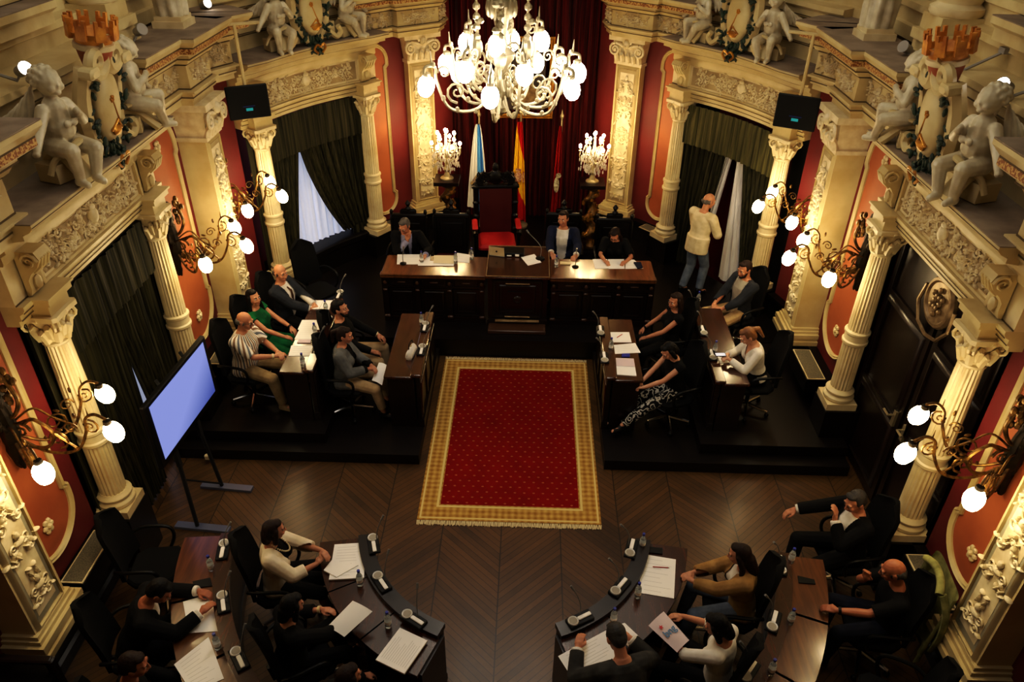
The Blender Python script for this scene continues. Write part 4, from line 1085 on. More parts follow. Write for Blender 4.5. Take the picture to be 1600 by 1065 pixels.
# chairs --------------------------------------------------------------------------------
mat('chairfabric', (8, 8, 9), .8, c2=(5, 5, 6), sc_=30, spec=.2)
def make_office():
    t = thing('office_chair', '', 'chair', group='black office chairs')
    mb = MB()
    mb.rings([[V((x * .24 * k, y * .23 * k - .01, z)) for x, y in ((-.7, -1), (.7, -1), (1, -.6), (1, .7), (.7, 1), (-.7, 1), (-1, .7), (-1, -.6))] for z, k in ((.39, .9), (.41, 1), (.45, 1), (.47, .92))]); obj('seat', mb, 'chairfabric', t)
    mb = MB(); R = []
    for i in range(9):
        f = i / 8; z = .5 + .68 * f; w = .225 * (1.0 - .12 * f) * (1 if f < .8 else math.sqrt(max(1 - ((f - .8) / .21) ** 2, .02))); y = -.25 - .1 * f ** 1.5; ring = []
        for u, d in ((-1, .045), (-.6, .01), (0, -.005), (.6, .01), (1, .045), (1, -.0), (.6, -.035), (0, -.05), (-.6, -.035), (-1, 0)): ring.append(V((u * w, y + d, z)))
        R.append(ring)
    mb.rings(R); obj('backrest', mb, 'chairfabric', t, 60)
    mb = MB(); mb.tube([(0, -.1, .4), (0, -.29, .42), (0, -.31, .6)], .025, 6); mb.tube([(0, 0, .1), (0, 0, .4)], .028, 8); obj('column', mb, 'black', t)
    for sx in (-1, 1):
        mb = MB(); mb.tube(bez([(sx * .24, -.27, .66), (sx * .29, -.15, .7), (sx * .29, .08, .68), (sx * .28, .12, .56), (sx * .24, .06, .42)], 4), .018, 7); obj('armrest', mb, 'black', t)
    for i in range(5):
        a = 2 * PI * i / 5 + .3; c, sn = math.cos(a), math.sin(a)
        mb = MB(); mb.tube([(0, 0, .1), (.28 * c, .28 * sn, .075)], [.026, .017], 7); leg = obj('leg', mb, 'chrome', t)
        mb = MB(); mb.ball((.28 * c, .28 * sn, .03), (.03, .03, .03), 8, 6); obj('caster', mb, 'black', leg)
    return t
office0 = make_office(); office_used = [False]
def office(x, y, z, rz, label):
    if not office_used[0]: o = office0; office_used[0] = True
    else: o = dup(office0)
    o.location = (x, y, z); o.rotation_euler = (0, 0, rz); o['label'] = label; return o
def make_carved(seatm):
    t = thing('carved_armchair', '', 'chair', group='carved dark armchairs at the head table')
    mb = MB(); mb.rbox((0, 0, .44), (.52, .5, .08), .02); obj('seat', mb, seatm, t)
    mb = MB(); mb.rbox((0, -.27, .78), (.5, .06, .66), .015); mb.rbox((0, -.27, 1.14), (.58, .08, .08), .02)
    for sx in (-1, 1): mb.tube([(sx * .27, -.27, 0), (sx * .27, -.27, 1.12)], .03, 8); mb.ball((sx * .27, -.27, 1.2), (.03, .03, .05), 8, 6)
    mb.rbox((0, -.27, 1.2), (.26, .05, .1), .02); mb.lathe([(.02, 1.24), (.05, 1.27), (.02, 1.3), (.045, 1.35), (.01, 1.4)], (0, -.27, 0), 10); obj('backrest', mb, 'blackwood', t)
    mb = MB(); mb.rbox((0, -.235, .82), (.36, .02, .42), .008); obj('back_pad', mb, 'blackwood', t)
    for sx in (-1, 1):
        mb = MB(); mb.tube(bez([(sx * .28, -.25, .68), (sx * .3, .0, .7), (sx * .29, .2, .66)], 4), .028, 7); mb.tube([(sx * .28, .2, .0), (sx * .28, .2, .66)], .026, 7); obj('armrest', mb, 'blackwood', t)
    return t
ch = make_carved('redleather'); ch.location = (-1.78, 10.95, .3); ch.rotation_euler = (0, 0, PI); ch['label'] = 'carved dark armchair behind the grey-haired man in suit and tie'
dup(ch, (-1.1, 11.0, .3), PI, 'empty carved dark armchair with red seat, left of the throne')
dup(ch, (.7, 11.1, .3), PI, 'carved dark armchair behind the man in blue suit')
dup(ch, (1.5, 10.95, .3), PI, 'carved dark armchair with knob finial behind the woman writing')
# throne
t = thing('throne', 'tall carved throne with deep red back and carved crest, behind the lectern', 'chair', (-.4, 11.75, .3), PI + .1, None, (1.05, 1, .945))
mb = MB(); mb.rbox((0, -.3, .95), (.52, .07, .86), .01); obj('back_cushion', mb, 'redleather', t)
mb = MB()
for sx in (-1, 1):
    mb.tube([(sx * .31, -.32, .0), (sx * .31, -.32, 1.36)], .045, 8); mb.ball((sx * .31, -.32, 1.42), (.05, .05, .07), 8, 6)
    for z in (.6, .85, 1.1): mb.ball((sx * .31, -.3, z), (.06, .06, .05), 8, 5)
mb.rbox((0, -.32, 1.4), (.76, .12, .07), .02); mb.rbox((0, -.32, .5), (.66, .1, .1), .02); obj('back_frame', mb, 'blackwood', t)
mb = MB(frame((0, -.3, 1.56), (0, 1))); relief(mb, .56, .22, 16, 8, (.05, .09), .02); mb.ball((0, .02, 0), (.12, .14, .05), 10, 7); mb.ball((0, .2, 0), (.05, .09, .04), 8, 6)
for sx in (-1, 1): mb.tube(bez([(sx * .06, .0, 0), (sx * .2, .08, 0), (sx * .28, -.04, 0), (sx * .2, -.1, 0)], 5), .04, 6)
obj('crest', mb, 'blackwood', t)
mb = MB(); mb.rbox((0, .02, .5), (.6, .58, .12), .04); obj('seat_cushion', mb, 'redseat', t)
mb = MB(); mb.box((0, 0, .22), (.62, .56, .43)); obj('seat_base', mb, 'blackwood', t)
for sx in (-1, 1):
    mb = MB(); mb.tube(bez([(sx * .33, -.3, .76), (sx * .36, .05, .8), (sx * .34, .28, .76)], 4), .045, 8); mb.tube([(sx * .33, .26, .4), (sx * .33, .26, .76)], .035, 7); ar = obj('armrest', mb, 'blackwood', t)
    mb = MB(); mb.rbox((sx * .345, .02, .835), (.09, .4, .04), .015); obj('arm_pad', mb, 'redseat', ar)
# ================================================================== PEOPLE
def remesh(mb, vox, sm=3, keep=None):
    me = bpy.data.meshes.new('tmp'); me.from_pydata([tuple(p) for p in mb.v], [], mb.f)
    bm = bmesh.new(); bm.from_mesh(me); bmesh.ops.recalc_face_normals(bm, faces=bm.faces); bm.to_mesh(me); bm.free()
    o = bpy.data.objects.new('tmp', me); C.objects.link(o)
    r = o.modifiers.new('r', 'REMESH'); r.mode = 'VOXEL'; r.voxel_size = vox; r.use_smooth_shade = True
    if sm:
        s = o.modifiers.new('s', 'SMOOTH'); s.factor = .5; s.iterations = sm
    dg = bpy.context.evaluated_depsgraph_get(); e = o.evaluated_get(dg)
    out = bpy.data.meshes.new_from_object(e)
    bpy.data.objects.remove(o); bpy.data.meshes.remove(me)
    out.materials.clear()
    # keep the largest connected shell and drop any stray crumbs
    bm = bmesh.new(); bm.from_mesh(out)
    if keep:
        bmesh.ops.delete(bm, geom=[f for f in bm.faces if not keep(f.calc_center_median())], context='FACES')
    bm.faces.ensure_lookup_table(); seen = set(); comps = []
    for f in bm.faces:
        if f.index in seen: continue
        st = [f]; seen.add(f.index); cp = []
        while st:
            q = st.pop(); cp.append(q)
            for ed in q.edges:
                for g in ed.link_faces:
                    if g.index not in seen: seen.add(g.index); st.append(g)
        comps.append(cp)
    if len(comps) > 1:
        big = max(len(c) for c in comps)
        bmesh.ops.delete(bm, geom=[f for c in comps if len(c) < big for f in c], context='FACES')
    for f in bm.faces: f.smooth = True
    bm.to_mesh(out); bm.free()
    return out
def mobj(name, me, m, parent, label=None):
    me.name = name; me.materials.append(MATS[m]); o = bpy.data.objects.new(name, me); C.objects.link(o); o.parent = parent
    if label: o['label'] = label
    return o
mat('skin', (196, 140, 108), .5, c2=(182, 122, 92), sc_=6)
mat('skin_pale', (210, 162, 134), .5, c2=(198, 144, 116), sc_=6)
mat('skin_tan', (176, 114, 80), .5, c2=(160, 98, 68), sc_=6)
mat('hair_black', (12, 9, 8), .6, spec=.2, bump=.4, bsc=60); mat('hair_brown', (36, 20, 13), .6, spec=.2, bump=.4, bsc=60)
mat('hair_grey', (110, 104, 98), .6, c2=(70, 66, 62), sc_=14, bump=.4, bsc=60); mat('hair_blond', (150, 104, 58), .5, c2=(106, 68, 36), sc_=10, bump=.4, bsc=60)
mat('hair_dark_grey', (56, 52, 48), .6, c2=(34, 30, 28), sc_=14, bump=.4, bsc=60)
mat('lips', (150, 78, 70), .5); mat('eyewhite', (220, 214, 208), .3); mat('eyedark', (22, 14, 10), .2)
CLOTH = {'cl_dark': ((9, 9, 11), (6, 6, 7)), 'cl_navy': ((24, 28, 44), (15, 17, 28)), 'cl_blue': ((24, 32, 62), (16, 22, 44)), 'cl_grey': ((112, 114, 114), (88, 90, 90)), 'cl_slate': ((46, 50, 58), (32, 35, 42)),
         'cl_white': ((236, 232, 224), (214, 208, 198)), 'cl_cream': ((238, 224, 200), (218, 202, 174)), 'cl_green': ((14, 104, 58), (8, 76, 42)), 'cl_khaki': ((160, 138, 100), (134, 112, 78)), 'cl_sand': ((186, 162, 124), (160, 136, 100)),
         'cl_jeans': ((118, 130, 148), (90, 102, 122)), 'cl_camel': ((170, 136, 84), (140, 108, 62)), 'cl_lilac': ((156, 158, 186), (130, 132, 164)), 'cl_beige': ((222, 208, 176), (200, 184, 148)), 'cl_olive': ((150, 150, 96), (104, 106, 64)), 'cl_tee': ((178, 172, 160), (156, 150, 138)), 'cl_brown': ((82, 52, 38), (60, 38, 28)), 'cl_darkgrey': ((66, 64, 60), (46, 45, 43))}
for k, (a, b) in CLOTH.items(): mat(k, a, .85, c2=b, sc_=9, bump=.35, bsc=14, spec=.2)
n = NT('cl_stripe', .85, .2); x, y, z = n.xyz(n.obj)
an = n.op('ARCTAN2', n.op('ADD', y, .02), x); st = n.op('FRACT', n.op('MULTIPLY', an, 5.0)); n.out(n.mix(n.op('GREATER_THAN', st, .5), (236, 228, 212), n.mix(n.op('GREATER_THAN', n.op('FRACT', n.op('MULTIPLY', an, 2.5)), .5), (136, 108, 84), (110, 116, 126))))
n = NT('cl_zebra', .85, .2); wv = n.op('SINE', n.op('ADD', n.op('MULTIPLY', n.noise(n.obj, 9, 2), 34.0), n.op('MULTIPLY', n.xyz(n.obj)[2], 60.0))); n.out(n.mix(n.op('GREATER_THAN', wv, .45), (12, 12, 13), (190, 190, 186)))

def rotm(yaw=0, pitch=0, roll=0):
    return Matrix.Rotation(yaw, 3, 'Z') @ Matrix.Rotation(-pitch, 3, 'X') @ Matrix.Rotation(roll, 3, 'Y')
def ik(sh, tgt, a, b, pole):
    d = tgt - sh; L = min(d.length, (a + b) * .985); d = d.normalized(); tgt = sh + d * L
    c = (a * a - b * b + L * L) / (2 * L); h = math.sqrt(max(a * a - c * c, 0)); pole = V(pole); p = pole - d * pole.dot(d)
    return sh + d * c + p.normalized() * h, tgt
def hand(mb, w, d, up, curl, s, k=1.0):
    """five-fingered hand from wrist w along d; up = back of the hand; s = +1 right hand"""
    d = d.normalized(); up = (up - d * up.dot(d)).normalized(); sd = d.cross(up) * s      # towards the little finger / thumb side
    P = lambda a, b, c: w + (d * a + sd * b + up * c) * k
    mb.cap(P(-.01, 0, 0), .024 * k, P(.03, 0, 0), .027 * k, 8)
    for b in (-.026, -.009, .009, .026): mb.cap(P(.025, b * .8, 0), .015 * k, P(.082, b, .004), .0125 * k, 6)
    for b, L, r in ((-.028, .078, .0092), (-.0095, .088, .0098), (.0095, .082, .0094), (.027, .064, .0084)):
        p = P(.085, b, .004); a = .2 + .35 * curl; e = b * 1.08
        for seg in (.44, .32, .24):
            q = p + (d * math.cos(a) * seg * L + sd * (e - b) * .3 - up * math.sin(a) * seg * L) * k; mb.cap(p, r * k, q, r * .92 * k, 6); p = q; a += .75 * curl; r *= .94
    t0 = P(.02, -.026, -.006); t1 = P(.05, -.05, -.014); t2 = P(.078, -.054 + .018 * curl, -.02 - .01 * curl); t3 = P(.1, -.048 + .026 * curl, -.022 - .014 * curl)
    mb.cap(t0, .015 * k, t1, .0125 * k, 6); mb.cap(t1, .012 * k, t2, .0105 * k, 6); mb.cap(t2, .0105 * k, t3, .009 * k, 6)
def ball_in(mb, H, O, c, r, n=12, m=9, rot=None):
    mb.ball(O + H @ V(c), r, n, m, H @ rot if rot else H)
def person(label, x, y, z, heading, P):
    """P: pose and dress; local frame faces +Y, x to the person's right"""
    g = P.get
    fem = g('fem', 0); K = g('k', .94 if fem else 1.0); bulk = g('bulk', 1.0)
    root = thing('person', label, 'person', (x, y, z), R_(heading) - PI / 2)
    stand = g('stand', 0); lean = R_(g('lean', 4)); tw = R_(g('twist', 0)); side_ = R_(g('tilt', 0))
    B = Matrix.Rotation(tw, 3, 'Z') @ Matrix.Rotation(side_, 3, 'Y') @ Matrix.Rotation(-lean, 3, 'X')
    pel = V((0, 0, .93 * K)) if stand else V((0, -.05, .565))
    S = lambda a, b, c: pel + B @ V((a * K, b * K, c * K))
    shw = .165 if fem else .185
    neck = S(0, .0, .50); hd = neck + B @ V((0, .012, .06)) * K
    H = B @ rotm(R_(g('yaw', 0)), R_(g('pitch', 0)), R_(g('roll', 0)))
    ho = hd + H @ V((0, .02, .105)) * K
    # torso sections: (height, half width, half depth, forward offset)
    bw = 1 if not fem else .9
    sec = [(-.1, .13, .10, 0), (-.03, .165 / bw * .97, .118, 0), (.06, .158, .112, .0), (.16, .14 * bw, .1, .008), (.27, .158 * bw, .112, .012), (.37, .168 * bw, .112, .008), (.44, .15 * bw, .09, 0), (.485, .095, .066, 0), (.52, .058, .055, 0)]
    def torso(mb, inf, lo=0, hi=99, n=18):
        R = []
        for i, (h, a, b, o) in enumerate(sec):
            if h < lo or h > hi: continue
            a *= bulk if h < .4 else 1; b *= (bulk ** 1.6 if .0 < h < .4 else 1); o2 = o + (bulk - 1) * .12 * (1 if 0 < h < .3 else 0)
            R.append([S((a + inf) * math.cos(2 * PI * k / n), (b + inf) * math.sin(2 * PI * k / n) + o2, h) for k in range(n)])
        mb.rings(R)
        if fem:
            for s in (-1, 1): mb.ball(S(s * .075, .085, .3), (.068 + inf, .06 + inf, .065 + inf), 10, 7, B)
    arms = {}
    for s, key in ((1, 'rh'), (-1, 'lh')):
        sh = S(s * shw, -.005, .44); tg = V(g(key, (s * .16, .34, .62)))
        el, wr = ik(sh, tg, .285 * K, .25 * K, g('pole_' + key, (s * .75, -.35, -.75)))
        arms[s] = (sh, el, wr)
    legs = {}
    for s, key in ((1, 'rf'), (-1, 'lf')):
        hp = S(s * .085, 0, -.02)
        if stand: kn, an = ik(hp, V(g(key, (s * .1, -.02, .09))), .43 * K, .42 * K, (0, 1, 0))
        else:
            f = V(g(key, (s * .13, .44, .09))); kn, an = ik(V((s * .09, -.03, .54)), f, .44 * K, .43 * K, g('kpole', (s * .25, .5, 1)))
        legs[s] = (hp, kn, an)
    # ---- body: one continuous skin
    mb = MB(); torso(mb, 0); mb.cap(S(0, -.005, .47), .056 * K, hd + H @ V((0, .0, .05)) * K, .05 * K, 12)
    def hb(c, r, rot=None): mb.ball(ho + H @ V(c) * K, tuple(q * K for q in (r if isinstance(r, tuple) else (r, r, r))), 12, 9, H)
    hc = lambda c: ho + H @ V(c) * K
    hb((0, -.012, .028), (.074, .094, .09)); hb((0, .012, -.01), (.066, .082, .085)); hb((0, .03, -.052), (.054, .056, .058)); hb((0, .06, -.088), (.028, .026, .022))
    mb.cap(hc((0, .088, .022)), .009 * K, hc((0, .112, -.022)), .0125 * K, 8)
    for s in (-1, 1):
        hb((s * .013, .1, -.026), (.01, .011, .009)); hb((s * .036, .066, -.022), (.026, .024, .026)); hb((s * .03, .078, .034), (.026, .014, .01)); hb((s * .075, -.008, -.004), (.011, .022, .033)); hb((s * .08, -.016, .008), (.008, .014, .02))
    hb((0, .09, -.052), (.024, .012, .007)); hb((0, .089, -.063), (.02, .012, .008))
    for s in (1, -1):
        sh, el, wr = arms[s]; bl = .5 + bulk * .5
        mb.cap(S(s * .1, 0, .43), .06 * K, sh, .056 * K * bl, 10); mb.cap(sh, .05 * K * bl * (.88 if fem else 1), el, .038 * K * (.9 if fem else 1), 10)
        m_ = el.lerp(wr, .35); mb.cap(el, .038 * K * (.9 if fem else 1), m_, .04 * K * (.88 if fem else 1), 10); mb.cap(m_, .04 * K * (.88 if fem else 1), wr, .025 * K, 10)
        hdv = g('rhd' if s > 0 else 'lhd'); d = V(hdv) if hdv else (wr - el).normalized() * .8 + V((-s * .25, .1, -.12))
        hu = V(g('rhu' if s > 0 else 'lhu', (s * .25, -.15, 1.0))); hand(mb, wr, d, hu, g('curl', .55), s, K * (.92 if fem else 1.02))
        hp, kn, an = legs[s]
        mb.cap(hp, .085 * K, kn, .056 * K, 10); c_ = kn.lerp(an, .3) + V((0, -.015, 0)); mb.cap(kn, .052 * K, c_, .053 * K, 10); mb.cap(c_, .053 * K, an, .033 * K, 10)
        mb.cap(an + V((0, -.03, -.035)), .034 * K, an + V((s * .02, .13, -.05)), .028 * K, 8)
    skin = g('skin', 'skin'); body = mobj('body', remesh(mb, .0065, 2), skin, root)
    # ---- face details
    for s in (-1, 1):
        mb = MB(); mb.cm = 0; mb.ball(hc((s * .031, .0815, .012)), (.0125, .0095, .0085), 10, 7, H); mb.cm = 1; mb.ball(hc((s * .031, .087, .011)), (.0065, .006, .0068), 8, 6, H)
        obj('eye', mb, ['eyewhite', 'eyedark'], body, 60)
        mb = MB(); mb.tube([hc((s * .014, .093, .032)), hc((s * .033, .092, .038)), hc((s * .05, .078, .034))], [.0035, .0045, .003], 5); obj('eyebrow', mb, g('hm', 'hair_brown'), body)
    mb = MB(); mb.tube([hc((-.021, .092, -.058)), hc((0, .101, -.057)), hc((.021, .092, -.058))], [.003, .0055, .003], 6); obj('mouth', mb, 'lips', body)
    # ---- hair
    hs = g('hair', 'short'); hm = g('hm', 'hair_brown'); mb = MB()
    def hh(c, r): mb.ball(hc(c), tuple(q * K for q in r), 12, 9, H)
    if hs == 'bald':
        for s in (-1, 1): hh((s * .066, -.018, -.004), (.017, .05, .036)); hh((s * .045, -.07, -.012), (.035, .035, .04))
        hh((0, -.082, -.016), (.05, .028, .042))
    else:
        hh((0, -.03, .043), (.08, .091, .085)); hh((0, -.055, .0), (.074, .062, .08)); hh((.008, .026, .098), (.056, .044, .026))
        for s in (-1, 1): hh((s * .062, -.012, .028), (.02, .042, .042))
        if hs in ('long', 'bob', 'ponytail', 'bun'):
            hh((0, -.05, -.03), (.08, .06, .07))
        if hs == 'long':
            for s in (-1, 1):
                mb.cap(hc((s * .074, .0, .03)), .026 * K, hc((s * .088, -.02, -.1)), .032 * K, 8); mb.cap(hc((s * .088, -.02, -.1)), .032 * K, hc((s * .1, -.01, -.22)) + B @ V((0, .02, -.02)), .022 * K, 8)
            mb.cap(hc((0, -.07, -.05)), .07 * K, hc((0, -.095, -.2)), .06 * K, 10)
        if hs == 'bob':
            for s in (-1, 1): mb.cap(hc((s * .072, .0, .04)), .026 * K, hc((s * .082, .0, -.09)), .03 * K, 8)
            mb.cap(hc((0, -.06, -.02)), .07 * K, hc((0, -.07, -.1)), .055 * K, 10)
        if hs == 'ponytail':
            mb.cap(hc((0, -.1, .06)), .03 * K, hc((0, -.16, .01)), .034 * K, 8); mb.cap(hc((0, -.16, .01)), .034 * K, hc((0, -.15, -.14)), .018 * K, 8)
    mobj('hair', remesh(mb, .007, 2), hm, body)
    if g('beard'):
        mb = MB(); 
        for s in (-1, 1): mb.tube([hc((s * .062, .02, -.03)), hc((s * .05, .055, -.075)), hc((0, .088, -.098))], [.012, .018, .02], 8)
        obj('beard', mb, hm, body)
    if g('glasses'):
        mb = MB()
        for s in (-1, 1):
            mb.tube([hc((s * .033 + .022 * math.cos(a), .098, .01 + .017 * math.sin(a))) for a in [i * PI / 6 for i in range(13)]], .0022, 5); mb.tube([hc((s * .055, .096, .014)), hc((s * .078, .0, .014))], .002, 4)
        mb.tube([hc((-.011, .101, .013)), hc((.011, .101, .013))], .002, 4); obj('glasses', mb, 'black', body)
    # ---- clothes
    def topgarm(nm, m, inf, sl, open_=None, lo=-.02, hi=.47, coat=0, lab=None):
        mb = MB(); torso(mb, inf, lo - .03, hi)
        for s in (1, -1):
            sh, el, wr = arms[s]
            mb.cap(S(s * .1, 0, .425), .062 * K + inf, sh, .058 * K + inf * .7, 10)
            if sl > 0:
                if sl <= .55:
                    e = sh.lerp(el, sl / .5 * .85); mb.ball(sh, .056 * K + inf, 10, 7); mb.tube([sh, e], [.056 * K + inf, .052 * K + inf], 12)
                else:
                    mb.cap(sh, .056 * K + inf * .8, el, .048 * K + inf * .8, 10); e = el.lerp(wr, (sl - .5) / .5 * .97); mb.tube([el, e], [.048 * K + inf * .8, .036 * K + inf], 12)
        if coat and not stand:
            for s in (1, -1): mb.cap(S(s * .1, -.03, -.05), .075 + inf, S(s * .12, .1, -.05), .05 + inf, 8)
        if coat and stand:
            mb.rings([[S((.17 + inf) * math.cos(2 * PI * k / 16), (.125 + inf) * math.sin(2 * PI * k / 16), h) for k in range(16)] for h in (.1, -.16)])
        kp = None
        if open_:
            Bi = B.inverted(); w0, w1, zlo = open_       # half width at the neck, at the bottom, depth of the opening
            def kp(c):
                q = Bi @ (c - pel) / K
                if q.y < .03: return True
                f = (q.z - zlo) / (.5 - zlo)
                return f < 0 or abs(q.x) > w1 + (w0 - w1) * f or q.z > .6
        return mobj(nm, remesh(mb, .009, 3, kp), m, root, lab)
    for it in g('tops', []): topgarm(*it[:4], **(it[4] if len(it) > 4 else {}))
    bt = g('bottom', ('trousers', 'cl_dark'))
    if bt[0] == 'trousers':
        mb = MB()
        R = [[S((a + .012) * math.cos(2 * PI * k / 16) * bulk, (b + .012) * math.sin(2 * PI * k / 16), h) for k in range(16)] for h, a, b in ((-.11, .12, .09), (-.03, .165, .118), (.07, .155, .112))]; mb.rings(R)
        for s in (1, -1):
            hp, kn, an = legs[s]; mb.cap(hp, .098 * K, kn, .077 * K, 10); e = kn.lerp(an, bt[2] if len(bt) > 2 else .93); mb.tube([kn, kn.lerp(e, .4), e], [.074 * K, .072 * K, .06 * K], 12); mb.ball(kn, .078 * K, 10, 8)
        mobj('trousers', remesh(mb, .009, 3), bt[1], root)
    else:
        mb = MB(); R = [[S((a + .014) * math.cos(2 * PI * k / 18), (b + .014) * math.sin(2 * PI * k / 18), h) for k in range(18)] for h, a, b in ((-.1, .13, .1), (-.03, .165, .118), (.1, .15, .11))]; mb.rings(R)
        for s in (1, -1):
            hp, kn, an = legs[s]; mb.cap(hp, .095 * K, kn, .072 * K, 10)
        (h1, k1, a1), (h2, k2, a2) = legs[1], legs[-1]
        mb.cap((h1 + h2) / 2 + V((0, .1, 0)), .075, (k1 + k2) / 2, .07, 10)
        if len(bt) > 2:
            for s in (1, -1): hp, kn, an = legs[s]; mb.tube([kn, kn.lerp(an, bt[2])], [.07, .075], 12)
        mobj('skirt', remesh(mb, .009, 3), bt[1], root)
    for s in (1, -1):
        an = legs[s][2]; mb = MB(); mb.cap(an + V((0, -.035, -.045)), .04, an + V((s * .02, .12, -.056)), .034, 10); mb.cap(an + V((0, -.03, .0)), .04, an + V((0, .03, -.04)), .04, 8)
        mobj('shoe', remesh(mb, .008, 2), g('shoe', 'black'), root)
    if g('tie'):
        mb = MB(); q = .127 * bulk; mb.tube([S(0, .085, .455), S(0, q + .012, .4), S(0, q + .02, .3), S(0, q + .014, .1)], [.014, .022, .03, .034], 4, flat=.3); obj('tie', mb, g('tie'), root)
    if g('watch'):
        s = g('watch'); sh, el, wr = arms[s]; d = (wr - el).normalized(); q = V((0, 0, 1)).rotation_difference(d).to_matrix().to_4x4()
        mb = MB(Matrix.Translation(wr - d * .02) @ q); mb.lathe([(.028, -.012), (.034, -.012), (.034, .012), (.028, .012)], n=16); obj('watch', mb, g('watchm', 'ivory'), root)
    root['wr'] = 0; del root['wr']
    Mw = Matrix.Translation((x, y, z)) @ Matrix.Rotation(R_(heading) - PI / 2, 4, 'Z')
    return root, (lambda a, b, c: Mw @ V((a, b, c))), {s: Mw @ arms[s][2] for s in (1, -1)}
JK = lambda m, sl=1, op=(.075, .02, .06), nm='jacket': (nm, m, .026, sl, dict(open_=op, coat=1, hi=.485))
SH = lambda m, sl=1, nm='shirt', **k: (nm, m, .012, sl, dict(hi=.49, **k))
HW = {}
def P_(key, *a): HW[key] = person(*a)
Z3, Z1 = .3, .15
# head table (facing the camera: heading 270)
P_(1, 'grey-haired man in dark suit, chin on his hand, at the head table', -1.76, 10.85, .3, 274, dict(hair='short', hm='hair_grey', tops=[SH('cl_lilac'), JK('cl_dark', .93, (.09, .05, .0))], tie='cl_dark', lean=12, yaw=-22, pitch=16, rh=(-.02, .2, .98), pole_rh=(.4, .5, -.9), rhd=(.0, .1, 1), lh=(-.3, .44, .84), glasses=1))
P_(2, 'man in blue suit and open white shirt seated right of the lectern', .68, 11.0, .3, 262, dict(hair='short', hm='hair_brown', tops=[SH('cl_white'), JK('cl_blue', .95, (.1, .06, -.05))], lean=-2, yaw=-14, pitch=6, rh=(.12, .46, .84), lh=(-.26, .42, .84), bulk=1.06))
P_(3, 'dark-haired woman in glasses and black short-sleeved dress writing at the head table', 1.5, 10.88, .3, 262, dict(fem=1, hair='long', hm='hair_brown', tops=[SH('cl_dark', .5, 'dress')], bottom=('skirt', 'cl_dark'), lean=16, pitch=26, yaw=-10, glasses=1, rh=(.12, .5, .84), lh=(-.2, .46, .84)))
P_(4, 'balding man in beige jacket and blue jeans stepping through the doorway curtain', 2.8, 10.95, .3, 40, dict(stand=1, hair='bald', hm='hair_grey', tops=[('jacket', 'cl_beige', .028, .95, dict(coat=1, hi=.485))], bottom=('trousers', 'cl_jeans'), lean=5, yaw=-20, pitch=10, rh=(.1, .3, 1.1), lh=(-.05, .33, 1.12), rf=(.12, .06, .09), lf=(-.1, -.1, .09), k=1.0))
# back row, left side (facing +x)
P_(5, 'bald man in grey suit and brown tie seated at far left beside the window', -3.2, 9.08, Z3, -12, dict(hair='bald', hm='hair_dark_grey', tops=[SH('cl_white'), JK('cl_slate', .96, (.085, .05, .02))], tie='cl_brown', lean=0, yaw=-22, pitch=6, rh=(.06, .40, .74), lh=(-.04, .41, .75), rhd=(-.7, .6, -.1), lhd=(.7, .6, -.1), bulk=1.1))
P_(6, 'dark-haired woman in sleeveless green dress seated beside man in striped shirt', -3.33, 8.45, Z3, -8, dict(fem=1, hair='long', hm='hair_black', tops=[SH('cl_green', .18, 'dress')], bottom=('skirt', 'cl_green'), lean=-4, yaw=-24, pitch=2, rh=(.16, .42, .7), lh=(-.06, .46, .66), bulk=1.08, watch=-1, watchm='black'))
P_(7, 'bald man in striped short-sleeved shirt and beige trousers beside the television', -3.38, 7.86, Z3, -8, dict(hair='bald', hm='hair_grey', tops=[('shirt', 'cl_stripe', .022, .52, dict(coat=1, hi=.49))], bottom=('trousers', 'cl_khaki'), lean=6, yaw=0, pitch=12, glasses=1, rh=(.04, .4, .76), lh=(-.05, .4, .77), rhd=(-.6, .7, 0), lhd=(.6, .7, 0), bulk=1.12, watch=1, rf=(.15, .46, .09), lf=(-.12, .5, .09), shoe='cl_khaki'))
# front row, left side
P_(8, 'man with short black hair in black shirt and khaki trousers, left front row', -2.2, 8.42, Z1, 0, dict(hair='short', hm='hair_black', beard=1, tops=[SH('cl_dark', .97), ], bottom=('trousers', 'cl_sand'), lean=-6, yaw=-4, pitch=6, rh=(.2, .42, .64), lh=(-.2, .48, .62), watch=-1, watchm='ivory', bulk=1.08))
P_(9, 'woman in grey blazer with tied-back hair and papers on lap, left front row', -2.12, 7.86, Z1, 0, dict(fem=1, hair='ponytail', hm='hair_brown', tops=[SH('cl_dark'), JK('cl_grey', .9, (.06, .04, .05), 'blazer')], bottom=('trousers', 'cl_sand', .8), lean=2, yaw=0, pitch=10, rh=(.06, .27, .72), lh=(-.03, .3, .72), rhd=(-.6, .6, -.2), lhd=(.6, .6, -.2)))
